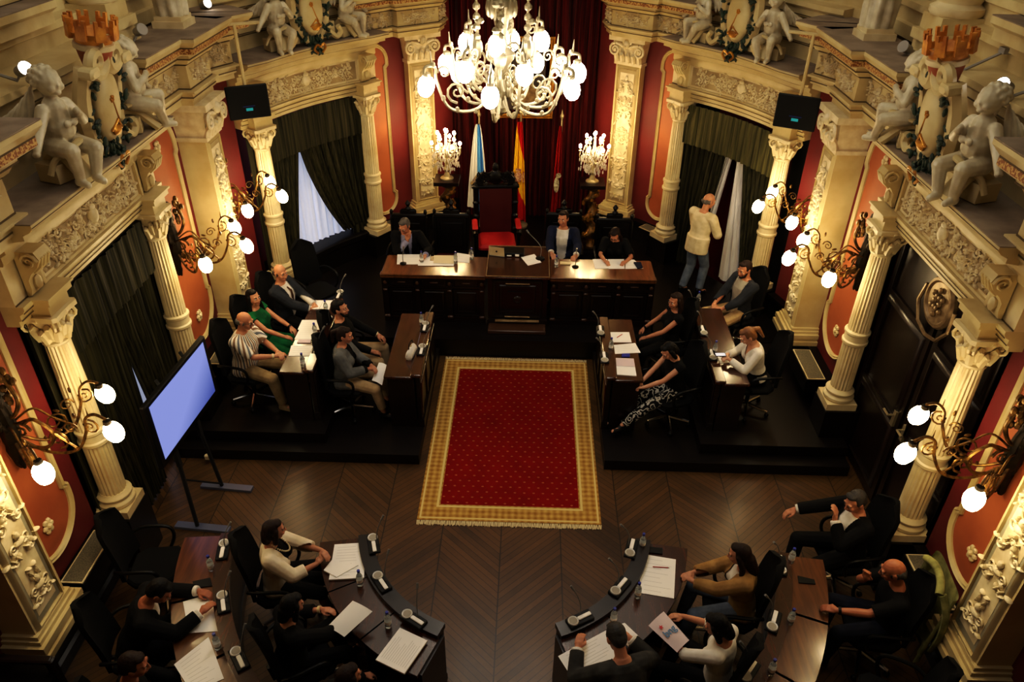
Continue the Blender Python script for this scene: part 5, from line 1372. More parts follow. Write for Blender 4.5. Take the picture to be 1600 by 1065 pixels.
# right side
P_(10, 'man in open dark cardigan, pale tee and khaki trousers seated below the doorway curtain', 3.15, 9.5, Z3, 205, dict(hair='short', hm='hair_brown', tops=[SH('cl_tee', .4), JK('cl_slate', .9, (.11, .09, -.1), 'cardigan')], bottom=('trousers', 'cl_sand'), lean=-2, yaw=6, pitch=20, rh=(.1, .33, .68), lh=(-.06, .33, .68), rhd=(-.7, .5, 0), lhd=(.7, .5, 0), beard=1))
P_(11, 'blonde woman with ponytail in white blouse looking at her phone, right back row', 3.02, 7.92, Z3, 184, dict(fem=1, hair='ponytail', hm='hair_blond', tops=[SH('cl_white', .95, 'blouse', open_=(.09, .0, .34))], lean=14, yaw=0, pitch=26, rh=(.05, .36, .83), lh=(-.05, .36, .83), skin='skin_pale', bottom=('skirt', 'cl_dark')))
P_(12, 'woman with long dark hair in black sleeveless dress, right front row, farther seat', 2.08, 8.9, Z1, 190, dict(fem=1, hair='long', hm='hair_brown', tops=[SH('cl_dark', .12, 'dress')], bottom=('skirt', 'cl_dark', .5), lean=-4, yaw=26, pitch=12, rh=(.25, .26, .6), lh=(-.12, .4, .66), watch=1, watchm='black'))
P_(13, 'dark-haired woman in black top and black-and-white patterned trousers, right front row', 2.0, 7.80, Z1, 200, dict(fem=1, hair='bob', hm='hair_black', tops=[SH('cl_dark', .12, 'top')], bottom=('trousers', 'cl_zebra'), lean=10, yaw=10, pitch=28, rh=(.05, .44, .68), lh=(-.05, .44, .68), rhd=(-.5, .7, -.2), lhd=(.5, .7, -.2), skin='skin_pale', rf=(.1, .7, .09), lf=(-.04, .76, .09)))
# lower left
P_(14, 'woman in white blazer and pearl necklace at the lower left inner desk', -2.13, 4.8, 0, 8, dict(fem=1, hair='bob', hm='hair_brown', tops=[SH('cl_dark', 0, 'top'), JK('cl_cream', .78, (.085, .06, .0), 'blazer')], lean=2, yaw=22, pitch=8, rh=(.1, .36, .82), lh=(-.02, .4, .86), rhd=(-.6, .6, .3), lhd=(.7, .5, .1), bottom=('skirt', 'cl_dark')))
P_(15, 'dark-haired woman in black jacket holding a white sheet at the lower left inner desk', -1.77, 3.98, 0, 36, dict(fem=1, hair='bob', hm='hair_black', tops=[SH('cl_dark', .8, 'shirt'), JK('cl_dark', .85, (.07, .04, .1))], lean=4, yaw=10, pitch=14, lh=(-.1, .3, .84), rh=(.12, .48, .78), rhd=(-.2, .9, .1), watch=-1, watchm='ivory'))
P_(16, 'person with brown hair cut off at the bottom edge, lower left inner desk', -1.14, 3.40, 0, 62, dict(fem=1, hair='bob', hm='hair_brown', tops=[SH('cl_dark', .95)], lean=0, yaw=-18, pitch=8))
P_(17, 'dark-haired man in black suit writing at the lower left outer desk', -3.18, 4.07, 0, 18, dict(hair='short', hm='hair_black', tops=[SH('cl_white'), JK('cl_dark', .93, (.06, .03, .12))], lean=24, yaw=-6, pitch=24, rh=(.08, .56, .84), lh=(-.2, .52, .8), skin='skin_tan'))
P_(18, 'person in dark clothes in profile at the bottom left corner of the photo', -2.86, 3.37, 0, 30, dict(hair='short', hm='hair_brown', tops=[SH('cl_dark', 1)], lean=8, yaw=-14, pitch=10, skin='skin_tan'))
# lower right
P_(19, 'long-haired woman in camel blazer and jeans at the lower right inner desk', 2.16, 4.68, 0, 172, dict(fem=1, hair='long', hm='hair_brown', tops=[SH('cl_white', .5), JK('cl_camel', .96, (.07, .05, .0), 'blazer')], bottom=('trousers', 'cl_jeans'), lean=6, yaw=-10, pitch=12, rh=(.06, .42, .8), lh=(-.04, .43, .8), rhd=(-.6, .7, .1), lhd=(.6, .7, 0)))
P_(20, 'grey-haired man in grey jacket leaning over open papers, lower right inner desk', 1.04, 3.55, 0, 108, dict(hair='short', hm='hair_dark_grey', tops=[SH('cl_white'), JK('cl_darkgrey', .95, (.06, .03, .15))], lean=30, yaw=4, pitch=20, lh=(-.26, .5, .84), rh=(.2, .46, .84)))
P_(21, 'dark-haired person in white top holding a printed white leaflet, lower right', 1.80, 3.94, 0, 146, dict(fem=1, hair='bob', hm='hair_black', tops=[SH('cl_white', .6)], lean=2, yaw=12, pitch=30, rh=(.14, .38, .86), lh=(-.12, .42, .86), bottom=('trousers', 'cl_dark')))
P_(22, 'grey-haired man in dark suit and white shirt with hand at mouth, near the right column', 3.40, 5.38, 0, 186, dict(hair='short', hm='hair_dark_grey', tops=[SH('cl_white'), JK('cl_dark', .95, (.09, .06, .0))], lean=4, yaw=12, pitch=20, lh=(-.03, .22, 1.0), pole_lh=(-.5, .4, -.9), lhd=(.1, .1, 1), rh=(.38, .5, .72), bulk=1.06))
P_(23, 'bald man in black tee with one forearm on the lower right outer desk', 3.46, 4.52, 0, 172, dict(hair='bald', hm='hair_dark_grey', tops=[SH('cl_dark', .5)], lean=6, yaw=-8, pitch=16, glasses=1, lh=(-.2, .56, .82), rh=(.05, .25, 1.02), pole_rh=(.5, .4, -.9), rhd=(-.1, .1, 1), watch=-1, watchm='black', bulk=1.04, bottom=('trousers', 'cl_navy'), skin='skin_tan'))
# ================================================================== CHAIRS UNDER PEOPLE
def chair_for(k, label, dx=0, seat='office'):
    r = HW[k][0]; h = r.rotation_euler.z + PI / 2; q = .08 if k == 23 else .06 if k in (15, 16, 19, 21) else 0; office(r.location.x + q * math.cos(h), r.location.y + q * math.sin(h), r.location.z, r.rotation_euler.z, label)
for k, l in ((5, 'black office chair holding the bald man in grey suit'), (6, 'black office chair holding the woman in green dress'), (7, 'black office chair holding the man in striped shirt, beside the television'),
             (8, 'black office chair holding the man in black shirt'), (9, 'black office chair with chrome feet holding the woman in grey blazer'), (10, 'black office chair holding the man in open cardigan'),
             (11, 'black office chair holding the blonde woman in white blouse'), (12, 'black office chair holding the long-haired woman in black sleeveless dress'), (13, 'black office chair holding the woman in patterned trousers'),
             (14, 'tall black office chair holding the woman in white blazer'), (15, 'black office chair holding the woman who lifts a white sheet'), (16, 'black office chair under the person cut off by the bottom edge'),
             (17, 'black office chair holding the man writing in black suit'), (18, 'black office chair under the person in the bottom left corner'), (19, 'black office chair holding the woman in camel blazer'),
             (20, 'black office chair holding the man in grey jacket'), (21, 'black office chair holding the person with the printed leaflet'), (22, 'black office chair holding the man with hand at mouth'), (23, 'black office chair with an olive coat hung over its back')):
    chair_for(k, l)
office(-3.45, 4.98, 0, R_(8) - PI / 2, 'empty black office chair at the far end of the left outer desk, below the column')
office(3.22, 3.78, 0, R_(150) - PI / 2, 'empty black office chair at the lower right outer desk, nearest the bottom edge')
office(-3.0, 9.95, .3, R_(-40) - PI / 2, 'empty dark chair below the white-curtained window, behind the bald man in grey suit')
# coat on the chair back
r23 = HW[23][0]; T = Matrix.Translation(r23.location) @ Matrix.Rotation(r23.rotation_euler.z, 4, 'Z') @ Matrix.Translation((0, .09, .02))
mb = MB(T)
def fn(u, v):
    a = (u - .5) * 1.15 * PI; w = .27 + .05 * (1 - v); q = .04 * math.sin(u * 17 + v * 3) * (1 - v)
    return V((w * math.sin(a), -.33 - .1 * v - (.09 + q) * math.cos(a) * (1.0 - .3 * v), .42 + .80 * v + .02 * math.sin(u * 9)))
mb.grid(fn, 40, 16); mb.tube(bez([(-.2, -.36, 1.2), (-.27, -.41, 1.05), (-.3, -.43, .8), (-.28, -.42, .58)], 4), .04, 8, flat=.6); mb.tube(bez([(.2, -.36, 1.2), (.27, -.41, 1.05), (.31, -.42, .8), (.3, -.4, .5)], 4), .04, 8, flat=.6); mb.tube(bez([(-.2, -.33, 1.2), (-.08, -.36, 1.25), (.08, -.36, 1.25), (.2, -.33, 1.2)], 4), .035, 7)
one('hung_coat', mb, 'cl_olive', 'olive green coat draped over the chair back of bald man in black', 'coat', smooth=60)

# ================================================================== THINGS ON THE DESKS
random.seed(3)
mat('print', (196, 194, 190), .8)
def quad(name, P, z, m, label, cat, group=None, th=.004, lines=0, lift=0):
    Q = [at(u, v, z + lift) for u, v in P]
    mb = MB(); mb.rings([[V((p.x, p.y, z + lift + .001)) for p in Q], [V((p.x, p.y, z + lift + .001 + th)) for p in Q]])
    if not lines: return one(name, mb, m, label, cat, group, 0)
    c = sum(Q, V()) / 4; t = thing(name, label, cat, (c.x, c.y, z + lift), 0, group)
    for v in range(len(mb.v)): mb.v[v] = mb.v[v] - t.location
    obj('sheet', mb, m, t, 0)
    mb = MB(); a, b, cc_, d = [q - c for q in Q]; r = random.Random(lines)
    for i in range(lines):
        f = .1 + .8 * i / max(lines - 1, 1); p = a.lerp(d, f); q = b.lerp(cc_, f); s0, s1 = p.lerp(q, .12), p.lerp(q, r.uniform(.55, .9)); n_ = (d - a).normalized() * .003
        mb.add([s0 + V((0, 0, th + .0015)), s1 + V((0, 0, th + .0015)), s1 + n_ + V((0, 0, th + .0015)), s0 + n_ + V((0, 0, th + .0015))], [(0, 1, 2, 3)])
    tag(obj('printed_lines', mb, 'print', t, 0), kind='stuff'); return t
PG = 'papers on the desks'
HT, LT, FB, BB, AR, LG = 1.101, 1.168, .946, 1.046, .751, .801
for P, z, m, lb, ln, lift in (
    ([(621, 397.5), (673, 397.5), (671, 413), (620, 413)], HT, 'paper', 'white sheet lying before the grey-haired man at the head table', 5, 0),
    ([(653, 407), (710, 409), (709, 415.5), (653, 415)], HT, 'paper', 'white sheet along the front edge, left half of the head table', 0, .005),
    ([(678, 399), (712, 399), (709, 412), (677, 411)], HT, 'paperwarm', 'cream folder on the left half of the head table', 0, .012),
    ([(714, 395), (734, 398), (733, 411), (714, 409)], HT, 'paper', 'tilted white sheet beside the lectern, left half of head table', 4, 0),
    ([(814, 402), (835, 397), (846, 410), (825, 415)], LT, 'paper', 'crumpled white sheet on the lectern top', 3, 0),
    ([(926, 405), (949, 405), (951, 419.5), (930, 420)], HT, 'paper', 'leftmost white sheet before the woman writing at the head table', 5, 0),
    ([(950, 405), (975, 405), (976, 420), (951, 420)], HT, 'paper', 'middle white sheet under the hand of the writing woman', 5, 0),
    ([(977.5, 405), (991, 406), (1005, 419.5), (977, 420)], HT, 'paper', 'right-hand white sheet before the woman writing at the head table', 4, 0),
    ([(472, 500), (507, 500), (499, 515), (465, 515)], BB, 'paper', 'white sheet before the woman in green, farther of two', 5, 0),
    ([(467.5, 515), (496, 514.5), (490, 530), (460, 530)], BB, 'paper', 'white sheet before the woman in green, nearer of two', 5, 0),
    ([(455, 540), (490, 540), (486, 556), (451, 556)], BB, 'paper', 'white sheet before the man in striped shirt, nearest the desk end', 5, 0),
    ([(946, 519), (983, 519), (987, 535), (947, 534.5)], FB, 'paper', 'white sheet under a red pen on the right front row desk', 0, 0),
    ([(959, 539), (992.5, 536), (1001, 551), (961, 553)], FB, 'paper', 'printed white sheet in the middle of the right front row desk', 5, 0),
    ([(1121, 556), (1144, 555), (1146, 566), (1124, 568)], BB, 'paper', 'small white sheet before the blonde woman with the phone', 0, 0),
    ([(523, 852), (571, 849), (569, 904), (514, 907)], AR, 'paper', 'stack of printed sheets before the woman in white blazer', 11, .004),
    ([(506, 892), (519, 876), (560, 884), (526, 903)], AR, 'paper', 'loose white sheet over the stack before the woman in white blazer', 0, .014),
    ([(587, 1032), (625, 982), (668, 1002), (632, 1054)], AR, 'paper', 'pile of white sheets at the aisle end of the lower left inner desk', 12, .02),
    ([(286, 940), (334, 926), (341, 986), (295, 989)], AR, 'paper', 'white sheet under the hands of the man writing in black suit', 0, 0),
    ([(272, 1038), (326, 995), (350, 1060), (300, 1082)], AR, 'paper', 'printed white sheets nearest the bottom edge on the left outer desk', 9, 0),
    ([(1001, 865), (1056, 874), (1053, 935), (999, 926)], AR, 'paper', 'large white sheet with a dark red pen, lower right inner desk', 8, 0),
    ([(872, 1025), (950, 983), (973, 1032), (902, 1072)], AR, 'paper', 'open white sheets before the man in grey jacket', 10, .004),
    ([(947, 982), (976, 973), (1014, 1009), (996, 1021)], AR, 'paper', 'white sheet partly hidden behind the head of man in grey jacket', 0, 0)):
    quad('paper', P, z, m, lb, 'paper', PG, lines=ln, lift=lift, th=.016 if 'pile' in lb or 'stack' in lb else .003)
quad('packet', [(990, 411), (1001, 411), (1004, 419), (996, 420)], HT, 'cl_blue', 'small blue and white packet at the right end of the head table', 'packet', th=.02, lift=.004)
quad('remote_control', [(875, 409.5), (891, 411), (891, 414), (875, 413.5)], HT, 'ivory', 'small white handset before the man in blue suit', 'handset', th=.015)
quad('phone', [(467, 531), (486, 531), (485, 536), (464, 536)], BB, 'paperpink', 'pink phone lying on the desk before the man in striped shirt', 'phone', th=.01)
quad('phone', [(972, 553), (984, 553), (984, 558), (971, 558)], FB, 'bluecap', 'violet phone lying on the right front row desk', 'phone', th=.01)
quad('tablet', [(301, 909), (329, 903), (332, 916), (304, 919)], AR, 'black', 'black tablet on the lower left outer desk', 'tablet', th=.01)
quad('tablet', [(1246, 900), (1272, 906), (1274, 913), (1248, 911)], AR, 'black', 'black tablet on the lower right outer desk', 'tablet', th=.01)
quad('phone', [(1014, 855), (1035, 857), (1035, 866), (1013, 864)], AR, 'black', 'black phone above the large sheet on the lower right inner desk', 'phone', th=.012)
# notebooks
def book(P, z, m1, m2, label):
    Q = [at(u, v, z) for u, v in P]; c = sum(Q, V()) / 4; t = thing('notebook', label, 'notebook', c)
    a, b, cc_, d = [q - c for q in Q]
    for nm, q4, m in (('left_page', (a, a.lerp(b, .5), d.lerp(cc_, .5), d), m1), ('right_page', (a.lerp(b, .5), b, cc_, d.lerp(cc_, .5)), m2)):
        mb = MB(); mb.rings([[p + V((0, 0, .001)) for p in q4], [p + V((0, 0, .012)) for p in q4]]); obj(nm, mb, m, t, 0)
    mb = MB(); mid = (a + b) / 2; mid2 = (cc_ + d) / 2; mb.tube([mid + V((0, 0, .013)), mid2 + V((0, 0, .013))], .003, 5); obj('spine', mb, 'print', t)
book([(491, 470), (521, 470), (514, 484), (484, 483)], BB, 'paper', 'paper', 'open white book before the bald man in grey suit')
book([(990, 561), (994.5, 588), (964, 586), (962, 560)], FB, 'paperpink', 'paper', 'open notebook with one lilac page before the woman in patterned trousers')
# pens
mat('redpen', (170, 20, 40), .4)
for (u0, v0), (u1, v1), z, lb in (((964, 527), (972, 522), FB + .008, 'bright red pen on a white sheet, right front row desk'), ((1020, 885), (1044, 886.5), AR + .008, 'dark red pen on the large white sheet, lower right inner desk')):
    a, b = at(u0, v0, z), at(u1, v1, z); t = thing('pen', lb, 'pen', a); mb = MB(); mb.tube([V((0, 0, 0)), b - a], .005, 6); obj('barrel', mb, 'redpen', t); mb = MB(); mb.tube([b - a, (b - a) * 1.08], [.004, .001], 6); obj('tip', mb, 'chrome', t)
# bottles
def make_bottle():
    t = thing('water_bottle', '', 'bottle', group='small water bottles on the desks')
    mb = MB(); mb.lathe([(.02, 0), (.03, .004), (.03, .05), (.027, .065), (.03, .08), (.03, .115), (.022, .14), (.012, .16), (.012, .175)], n=14); obj('body', mb, 'water', t, 50)
    mb = MB(); mb.lathe([(.0305, .05), (.0305, .085)], n=14); obj('paper_band', mb, 'paper', t)
    mb = MB(); mb.lathe([(.0135, .172), (.0145, .175), (.0145, .195), (.012, .197)], n=12); obj('cap', mb, 'bluecap', t)
    return t
bt0 = make_bottle(); first = True
for u, v, z, lb in ((659, 410, HT, 'before the grey-haired man at the head table'), (712, 411, HT, 'by the cream folder on the head table'), (737, 405, HT, 'next to the lectern, left half of head table'), (869, 417, HT, 'right of the lectern on the head table'),
                    (510, 488, BB, 'beside the open book on the left back desk'), (493, 524, BB, 'beside the sheets of the woman in green'), (474, 572, BB, 'at the near end of the left back desk'), (659, 507, FB, 'at the far end of the left front row desk'),
                    (954, 547, FB, 'beside the middle sheet on the right front row desk'), (1090, 474, BB, 'at the far end of the right back desk'), (1116, 552, BB, 'before the blonde woman on the right back desk'),
                    (563, 913, AR, 'at the lower edge of the printed stack, lower left inner desk'), (607, 978, AR, 'between the two white piles, lower left inner desk'), (331, 890, AR, 'beside the black tablet on the left outer desk'), (341, 1012, AR, 'before the man writing, left outer desk'),
                    (1003, 855, AR, 'above the large sheet, lower right inner desk'), (996, 932, AR, 'at the lower left corner of the large sheet'), (958, 972, AR, 'behind the head of man in grey jacket'),
                    (1235, 878, AR, 'at the far end of the lower right outer desk'), (1234, 973, AR, 'in the middle of the lower right outer desk'), (1204, 1052, AR, 'near the bottom edge, right outer desk')):
    p = at(u, v, z); o = bt0 if first else dup(bt0); first = False; o.location = p; o['label'] = 'small water bottle ' + lb
# conference units
mat('silver', (206, 206, 204), .35, .3)
mat('speaker', (150, 146, 136), .6)
def make_unit():
    t = thing('conference_microphone', '', 'microphone', group='conference microphone units')
    mb = MB(); mb.rbox((0, 0, .012), (.11, .24, .024), .006); base = obj('base', mb, 'black', t)
    mb = MB(); mb.rbox((0, -.045, .03), (.036, .13, .016), .005); obj('name_strip', mb, 'paper', t)
    mb = MB(); mb.lathe([(.0, .024), (.046, .024), (.05, .03), (.046, .04), (.04, .036), (.0, .034)], (0, .07, 0), 20); sp = obj('speaker_ring', mb, 'silver', t)
    mb = MB(); mb.lathe([(.0, .0375), (.036, .0375), (.036, .036)], (0, .07, 0), 18); obj('speaker_grille', mb, 'speaker', sp)
    mb = MB(); mb.tube(bez([(.035, -.02, .024), (.036, -.02, .15), (.07, 0, .25), (.1, .02, .3)], 4), .005, 6); st = obj('gooseneck', mb, 'plasticgray', t)
    mb = MB(); mb.tube([(.1, .02, .3), (.125, .035, .335)], .011, 7); obj('mic_head', mb, 'plasticgray', st)
    return t
un0 = make_unit(); first = True
def tang(p): return math.atan2(p.y - AC.y, p.x - AC.x)
for u, v, z, lb in ((512, 503, BB + .012, 'on the left back desk, beside woman in green'), (496, 546, BB + .012, 'at the near end of the left back desk'), (530, 462, BB + .012, 'at the far end of the left back desk'),
                    (664, 512, FB + .036, 'at the far end of the left front row desk'), (659, 548, FB + .036, 'beside the white handbag, left front row desk'), (938, 518, FB + .036, 'at the far end of the right front row desk'), (944, 560, FB + .036, 'beside the lilac notebook, right front row desk'),
                    (1084, 484, BB + .036, 'at the far end of the right back desk'), (1098, 518, BB + .036, 'in the middle of the right back desk'), (1112, 556, BB + .036, 'before the blonde woman, right back desk'),
                    (584, 851, LG, 'on the ledge beside the printed stack, farthest of the lower left inner desk'), (596, 910, LG, 'on the black ledge of the lower left inner desk, middle one'), (646, 968, LG, 'at the aisle end of the lower left inner ledge'),
                    (349, 860, LG, 'on the left outer desk, farthest from the camera'), (349, 942, LG, 'on the left outer desk, beside the sheet being written on'), (374, 1030, LG, 'on the left outer desk, nearest the bottom edge'),
                    (986, 858, LG, 'on the ledge of the lower right inner desk, farthest from camera'), (968, 918, LG, 'on the ledge of the lower right inner desk, middle one'), (906, 968, LG, 'at the aisle end of the lower right inner ledge'),
                    (1219, 884, LG, 'on the right outer desk, farthest from the camera'), (1208, 972, LG, 'in the middle of the right outer desk'), (1170, 1050, LG, 'on the right outer desk, nearest the bottom edge')):
    p = at(u, v, z); o = un0 if first else dup(un0); first = False; o.location = p; o['label'] = 'microphone unit ' + lb
    if v < 600: o.rotation_euler = (0, 0, 0 if u < 800 else PI)
    elif u < 800: o.rotation_euler = (0, 0, tang(p) + PI)
    else: o.rotation_euler = (0, 0, tang(p) + PI)
# slim table microphones at the head table, gooseneck on the lectern
def slim(u, v, z, h, dx, lb, r=.05):
    p = at(u, v, z); t = thing('stand_microphone', lb, 'microphone', p)
    mb = MB(); mb.lathe([(r, 0), (r, .012), (r * .6, .02), (.008, .03)], n=16); obj('base', mb, 'black', t)
    mb = MB(); mb.tube(bez([(0, 0, .02), (0, 0, h * .5), (dx, 0, h)], 5), .006, 6); n_ = obj('gooseneck', mb, 'plasticgray', t)
    mb = MB(); mb.tube([(dx, 0, h), (dx * 1.2, 0, h + .05)], .012, 7); obj('mic_head', mb, 'plasticgray', n_)
slim(630, 412, HT, .24, .02, 'thin microphone before the grey-haired man at the head table')
slim(899, 417, HT, .26, .0, 'thin microphone before the man in blue suit')
slim(844, 404, LT, .42, -.18, 'tall gooseneck microphone leaning over the lectern top', .07)
# lectern items
p = at(776, 401, LT); t = thing('laptop', 'white tablet computer propped open on the lectern', 'laptop', p, R_(-12))
mb = MB(); mb.rbox((0, .0, .09), (.24, .012, .17), .005, rot=Matrix.Rotation(R_(14), 3, 'X')); lid = obj('lid', mb, 'ivory', t)
mb = MB(); mb.ball((0, -.01, .095), (.014, .004, .016), 8, 6); obj('logo', mb, 'black', lid)
mb = MB(); mb.rbox((0, .1, .006), (.24, .18, .012), .004); obj('keyboard', mb, 'plasticgray', t)
p = at(803, 399, LT); t = thing('control_panel', 'black control box with two white labels on the lectern', 'control panel', p)
mb = MB(); mb.rbox((0, .06, .03), (.32, .22, .06), .01); obj('housing', mb, 'black', t)
mb = MB(); mb.box((.05, -.052, .03), (.06, .004, .035)); obj('label_plate', mb, 'paper', t)
mb = MB(); mb.box((-.07, -.052, .022), (.07, .004, .018)); obj('label_plate', mb, 'paper', t)
# handbag
p = at(643, 555, FB); t = thing('handbag', 'small cream handbag on the left front row desk', 'bag', p, R_(78))
mb = MB(); mb.rings([[V((x * a, y * a * b, z)) for x, y in ((-.11, -.035), (.11, -.035), (.12, 0), (.11, .035), (-.11, .035), (-.12, 0))] for z, a, b in ((0, .95, 1), (.04, 1.05, 1.15), (.1, .95, .9), (.14, .75, .35))]); obj('pouch', mb, 'cl_white', t, 60)
mb = MB(); mb.tube(bez([(-.08, 0, .13), (-.05, 0, .2), (.05, 0, .2), (.08, 0, .13)], 5), .007, 6); obj('strap', mb, 'black', t)
mb = MB(); mb.ball((0, 0, .145), (.02, .01, .012), 8, 6); obj('clasp', mb, 'brass', t)
# papers held or on laps
def held(corners, label, name='paper', m='paper'):
    Q = [V(c) for c in corners]; c = sum(Q, V()) / 4; t = thing(name, label, 'paper', c)
    mb = MB(); mb.grid(lambda u, v: (Q[0].lerp(Q[1], u)).lerp(Q[3].lerp(Q[2], u), v) - c + V((0, 0, .012 * math.sin(u * 3))), 8, 8); o = obj('sheet', mb, m, t, 0); return t, Q, c
w15 = HW[15][1]
def z_at(u, v, z): return at(u, v, z)
held([z_at(551, 938, .95), z_at(582, 955, .93), z_at(538, 995, .86), z_at(511, 979, .88)], 'blank white sheet held up by the dark-haired woman in black jacket')
held([z_at(592, 566, .80), z_at(604, 570, .79), z_at(597, 602, .72), z_at(581, 594, .73)], 'white papers resting on the lap of woman in grey blazer')
t, Q, c = held([z_at(1013, 977, .93), z_at(1037, 955, .95), z_at(1077, 1000, .92), z_at(1058, 1019, .90)], 'white leaflet printed with blue bng lettering and a red star', 'leaflet', 'paperpink')
ux = (Q[1] - Q[0]); ux = (Q[2] - Q[1]).normalized(); uy = (Q[0] - Q[3]); xd = ((Q[1] - Q[0])).normalized(); 
fc = bpy.data.curves.new('txt', 'FONT'); fc.body = 'bng'; fc.size = .085; fc.align_x = 'CENTER'; fc.align_y = 'CENTER'; fc.offset = .002
fo = bpy.data.objects.new('txt', fc); C.objects.link(fo); me = bpy.data.meshes.new_from_object(fo.evaluated_get(bpy.context.evaluated_depsgraph_get())); bpy.data.objects.remove(fo)
mat('bngblue', (90, 130, 170), .7); mat('bngred', (190, 50, 60), .7)
L = mobj('lettering', me, 'bngblue', t)
ex = (Q[1] - Q[0]).normalized(); ey = (Q[0] - Q[3]); ey = (ey - ex * ey.dot(ex)).normalized(); nz = ex.cross(ey)
Mx = Matrix.Identity(4)
for i in range(3): Mx[i][0] = ex[i]; Mx[i][1] = ey[i]; Mx[i][2] = nz[i]; Mx[i][3] = (nz * .02)[i]
L.matrix_local = Mx
mb = MB(Mx @ Matrix.Translation((-.03, .07, 0)))
st_ = [(.024 * (1 if i % 2 == 0 else .42) * math.sin(i * PI / 5), .024 * (1 if i % 2 == 0 else .42) * math.cos(i * PI / 5)) for i in range(10)]
mb.add([V((0, 0, .002))] + [V((a, b, .002)) for a, b in st_], [(0, i + 1, (i + 1) % 10 + 1) for i in range(10)]); obj('star', mb, 'bngred', t, 0)
# phone in the blonde woman's hands
w = HW[11][2]; p = (w[1] + w[-1]) / 2 + V((-.1, 0, .03)); t = thing('phone', 'lit black phone held by the blonde woman in white blouse', 'phone', p, R_(94)); mb = MB(); mb.rbox((0, 0, 0), (.07, .14, .01), .004); obj('body', mb, 'black', t); mb = MB(); mb.box((0, 0, .006), (.06, .12, .002)); obj('screen', mb, 'sheer', t)
# necklace, lapel pin, wrist details stay with the people
r14 = HW[14][0]
mb = MB()
for i in range(24):
    a = PI * (-.15 + 1.3 * i / 23); mb.ball((.07 * math.cos(a), .03 + .09 * math.sin(a), 1.03 - .09 * math.sin(a)), .009, 6, 4)
o = mb.build('necklace', 'ivory', r14); o['label'] = 'string of white pearls'

p = at(325, 712, .1); mb = MB(); mb.rbox((p.x, p.y, .085), (.08, .05, .07), .008); one('socket_box', mb, 'ivory', 'small white box on the floor beside the left platform, near the television', 'box')
# ================================================================== STATUES
def make_putto():
    mb = MB()
    mb.cap((0, -.06, .3), .1, (0, -.02, .42), .105, 12); mb.cap((0, -.02, .42), .1, (0, 0, .55), .085, 12); mb.ball((0, .03, .4), (.09, .08, .09), 10, 7)
    mb.cap((0, 0, .58), .045, (0, .01, .66), .04, 8); mb.ball((0, .02, .73), (.085, .095, .1), 12, 9); mb.ball((0, .105, .715), (.016, .02, .016), 7, 5)
    for s in (-1, 1): mb.ball((s * .04, .08, .7), (.03, .03, .03), 7, 5)
    mb.ball((0, .085, .665), (.03, .025, .02), 7, 5)
    for i in range(26):
        a = i * 2.4; h = i / 26; q = math.sqrt(max(1 - h * h, 0)); mb.ball((.085 * q * math.cos(a), -.02 + .09 * q * math.sin(a), .735 + .095 * h), .03, 6, 4)
    mb.cap((.1, 0, .55), .05, (.2, .03, .43), .042, 8); mb.cap((.2, .03, .43), .04, (.3, .08, .33), .03, 8); mb.ball((.32, .09, .31), (.03, .035, .025), 7, 5)
    mb.cap((-.1, 0, .55), .05, (-.17, .04, .42), .042, 8); mb.cap((-.17, .04, .42), .04, (-.08, .13, .5), .03, 8); mb.ball((-.06, .14, .52), (.03, .03, .035), 7, 5)
    mb.cap((.07, -.03, .27), .078, (.11, .18, .28), .06, 10); mb.cap((.11, .18, .28), .056, (.1, .17, .07), .038, 8); mb.cap((.1, .15, .04), .036, (.11, .24, .03), .028, 8)
    mb.cap((-.07, -.03, .27), .078, (-.1, .17, .24), .06, 10); mb.cap((-.1, .17, .24), .056, (-.02, .2, .06), .038, 8); mb.cap((-.02, .19, .04), .036, (.0, .28, .03), .028, 8)
    mb.ball((.03, .12, .45), (.035, .02, .03), 7, 5); mb.ball((-.03, .12, .45), (.035, .02, .03), 7, 5); return remesh(mb, .008, 2)
def make_wing():
    mb = MB()
    for i in range(6):
        mb.ball((-.08 - .035 * i, -.13 - .02 * i, .56 + .015 * i - .03 * i), (.03, .02, .15 - .014 * i), 8, 6, Matrix.Rotation(R_(20 + 9 * i), 3, 'Y'))
    return mb
me_p = make_putto(); me_p.materials.append(MATS['stone'])
wm = make_wing().build('tmpw', 'stone'); me_w = wm.data; bpy.data.objects.remove(wm)
sb = MB(); sb.tube(bez([(0, -.14, .02), (0, -.2, .12), (0, -.14, .2), (0, -.02, .18), (0, .1, .06), (0, .14, .02)], 5), .075, 8, flat=.7); sb.box((0, -.1, .08), (.3, .2, .14)); so = sb.build('tmps', 'cream'); me_s = so.data; bpy.data.objects.remove(so)
mb = MB(); mb.tube(bez([(-.13, -.08, .26), (-.06, .08, .3), (.06, .1, .27), (.14, .02, .2), (.2, .0, .1)], 5), .035, 7, flat=.6); so = mb.build('tmpd', 'cream'); me_d = so.data; bpy.data.objects.remove(so)
def putto(x, y, z, heading, mir, label, sc=1.0):
    t = thing('cherub_statue', label, 'statue', (x, y, z), R_(heading) - PI / 2, 'seated cherub statues over the bays', (mir * sc, sc, sc))
    for nm, me in (('figure', me_p), ('seat_scroll', me_s), ('drapery', me_d)):
        o = bpy.data.objects.new(nm, me); C.objects.link(o); o.parent = t
    for s in (1, -1):
        o = bpy.data.objects.new('wing', me_w); C.objects.link(o); o.parent = t; o.scale = (s, 1, 1)
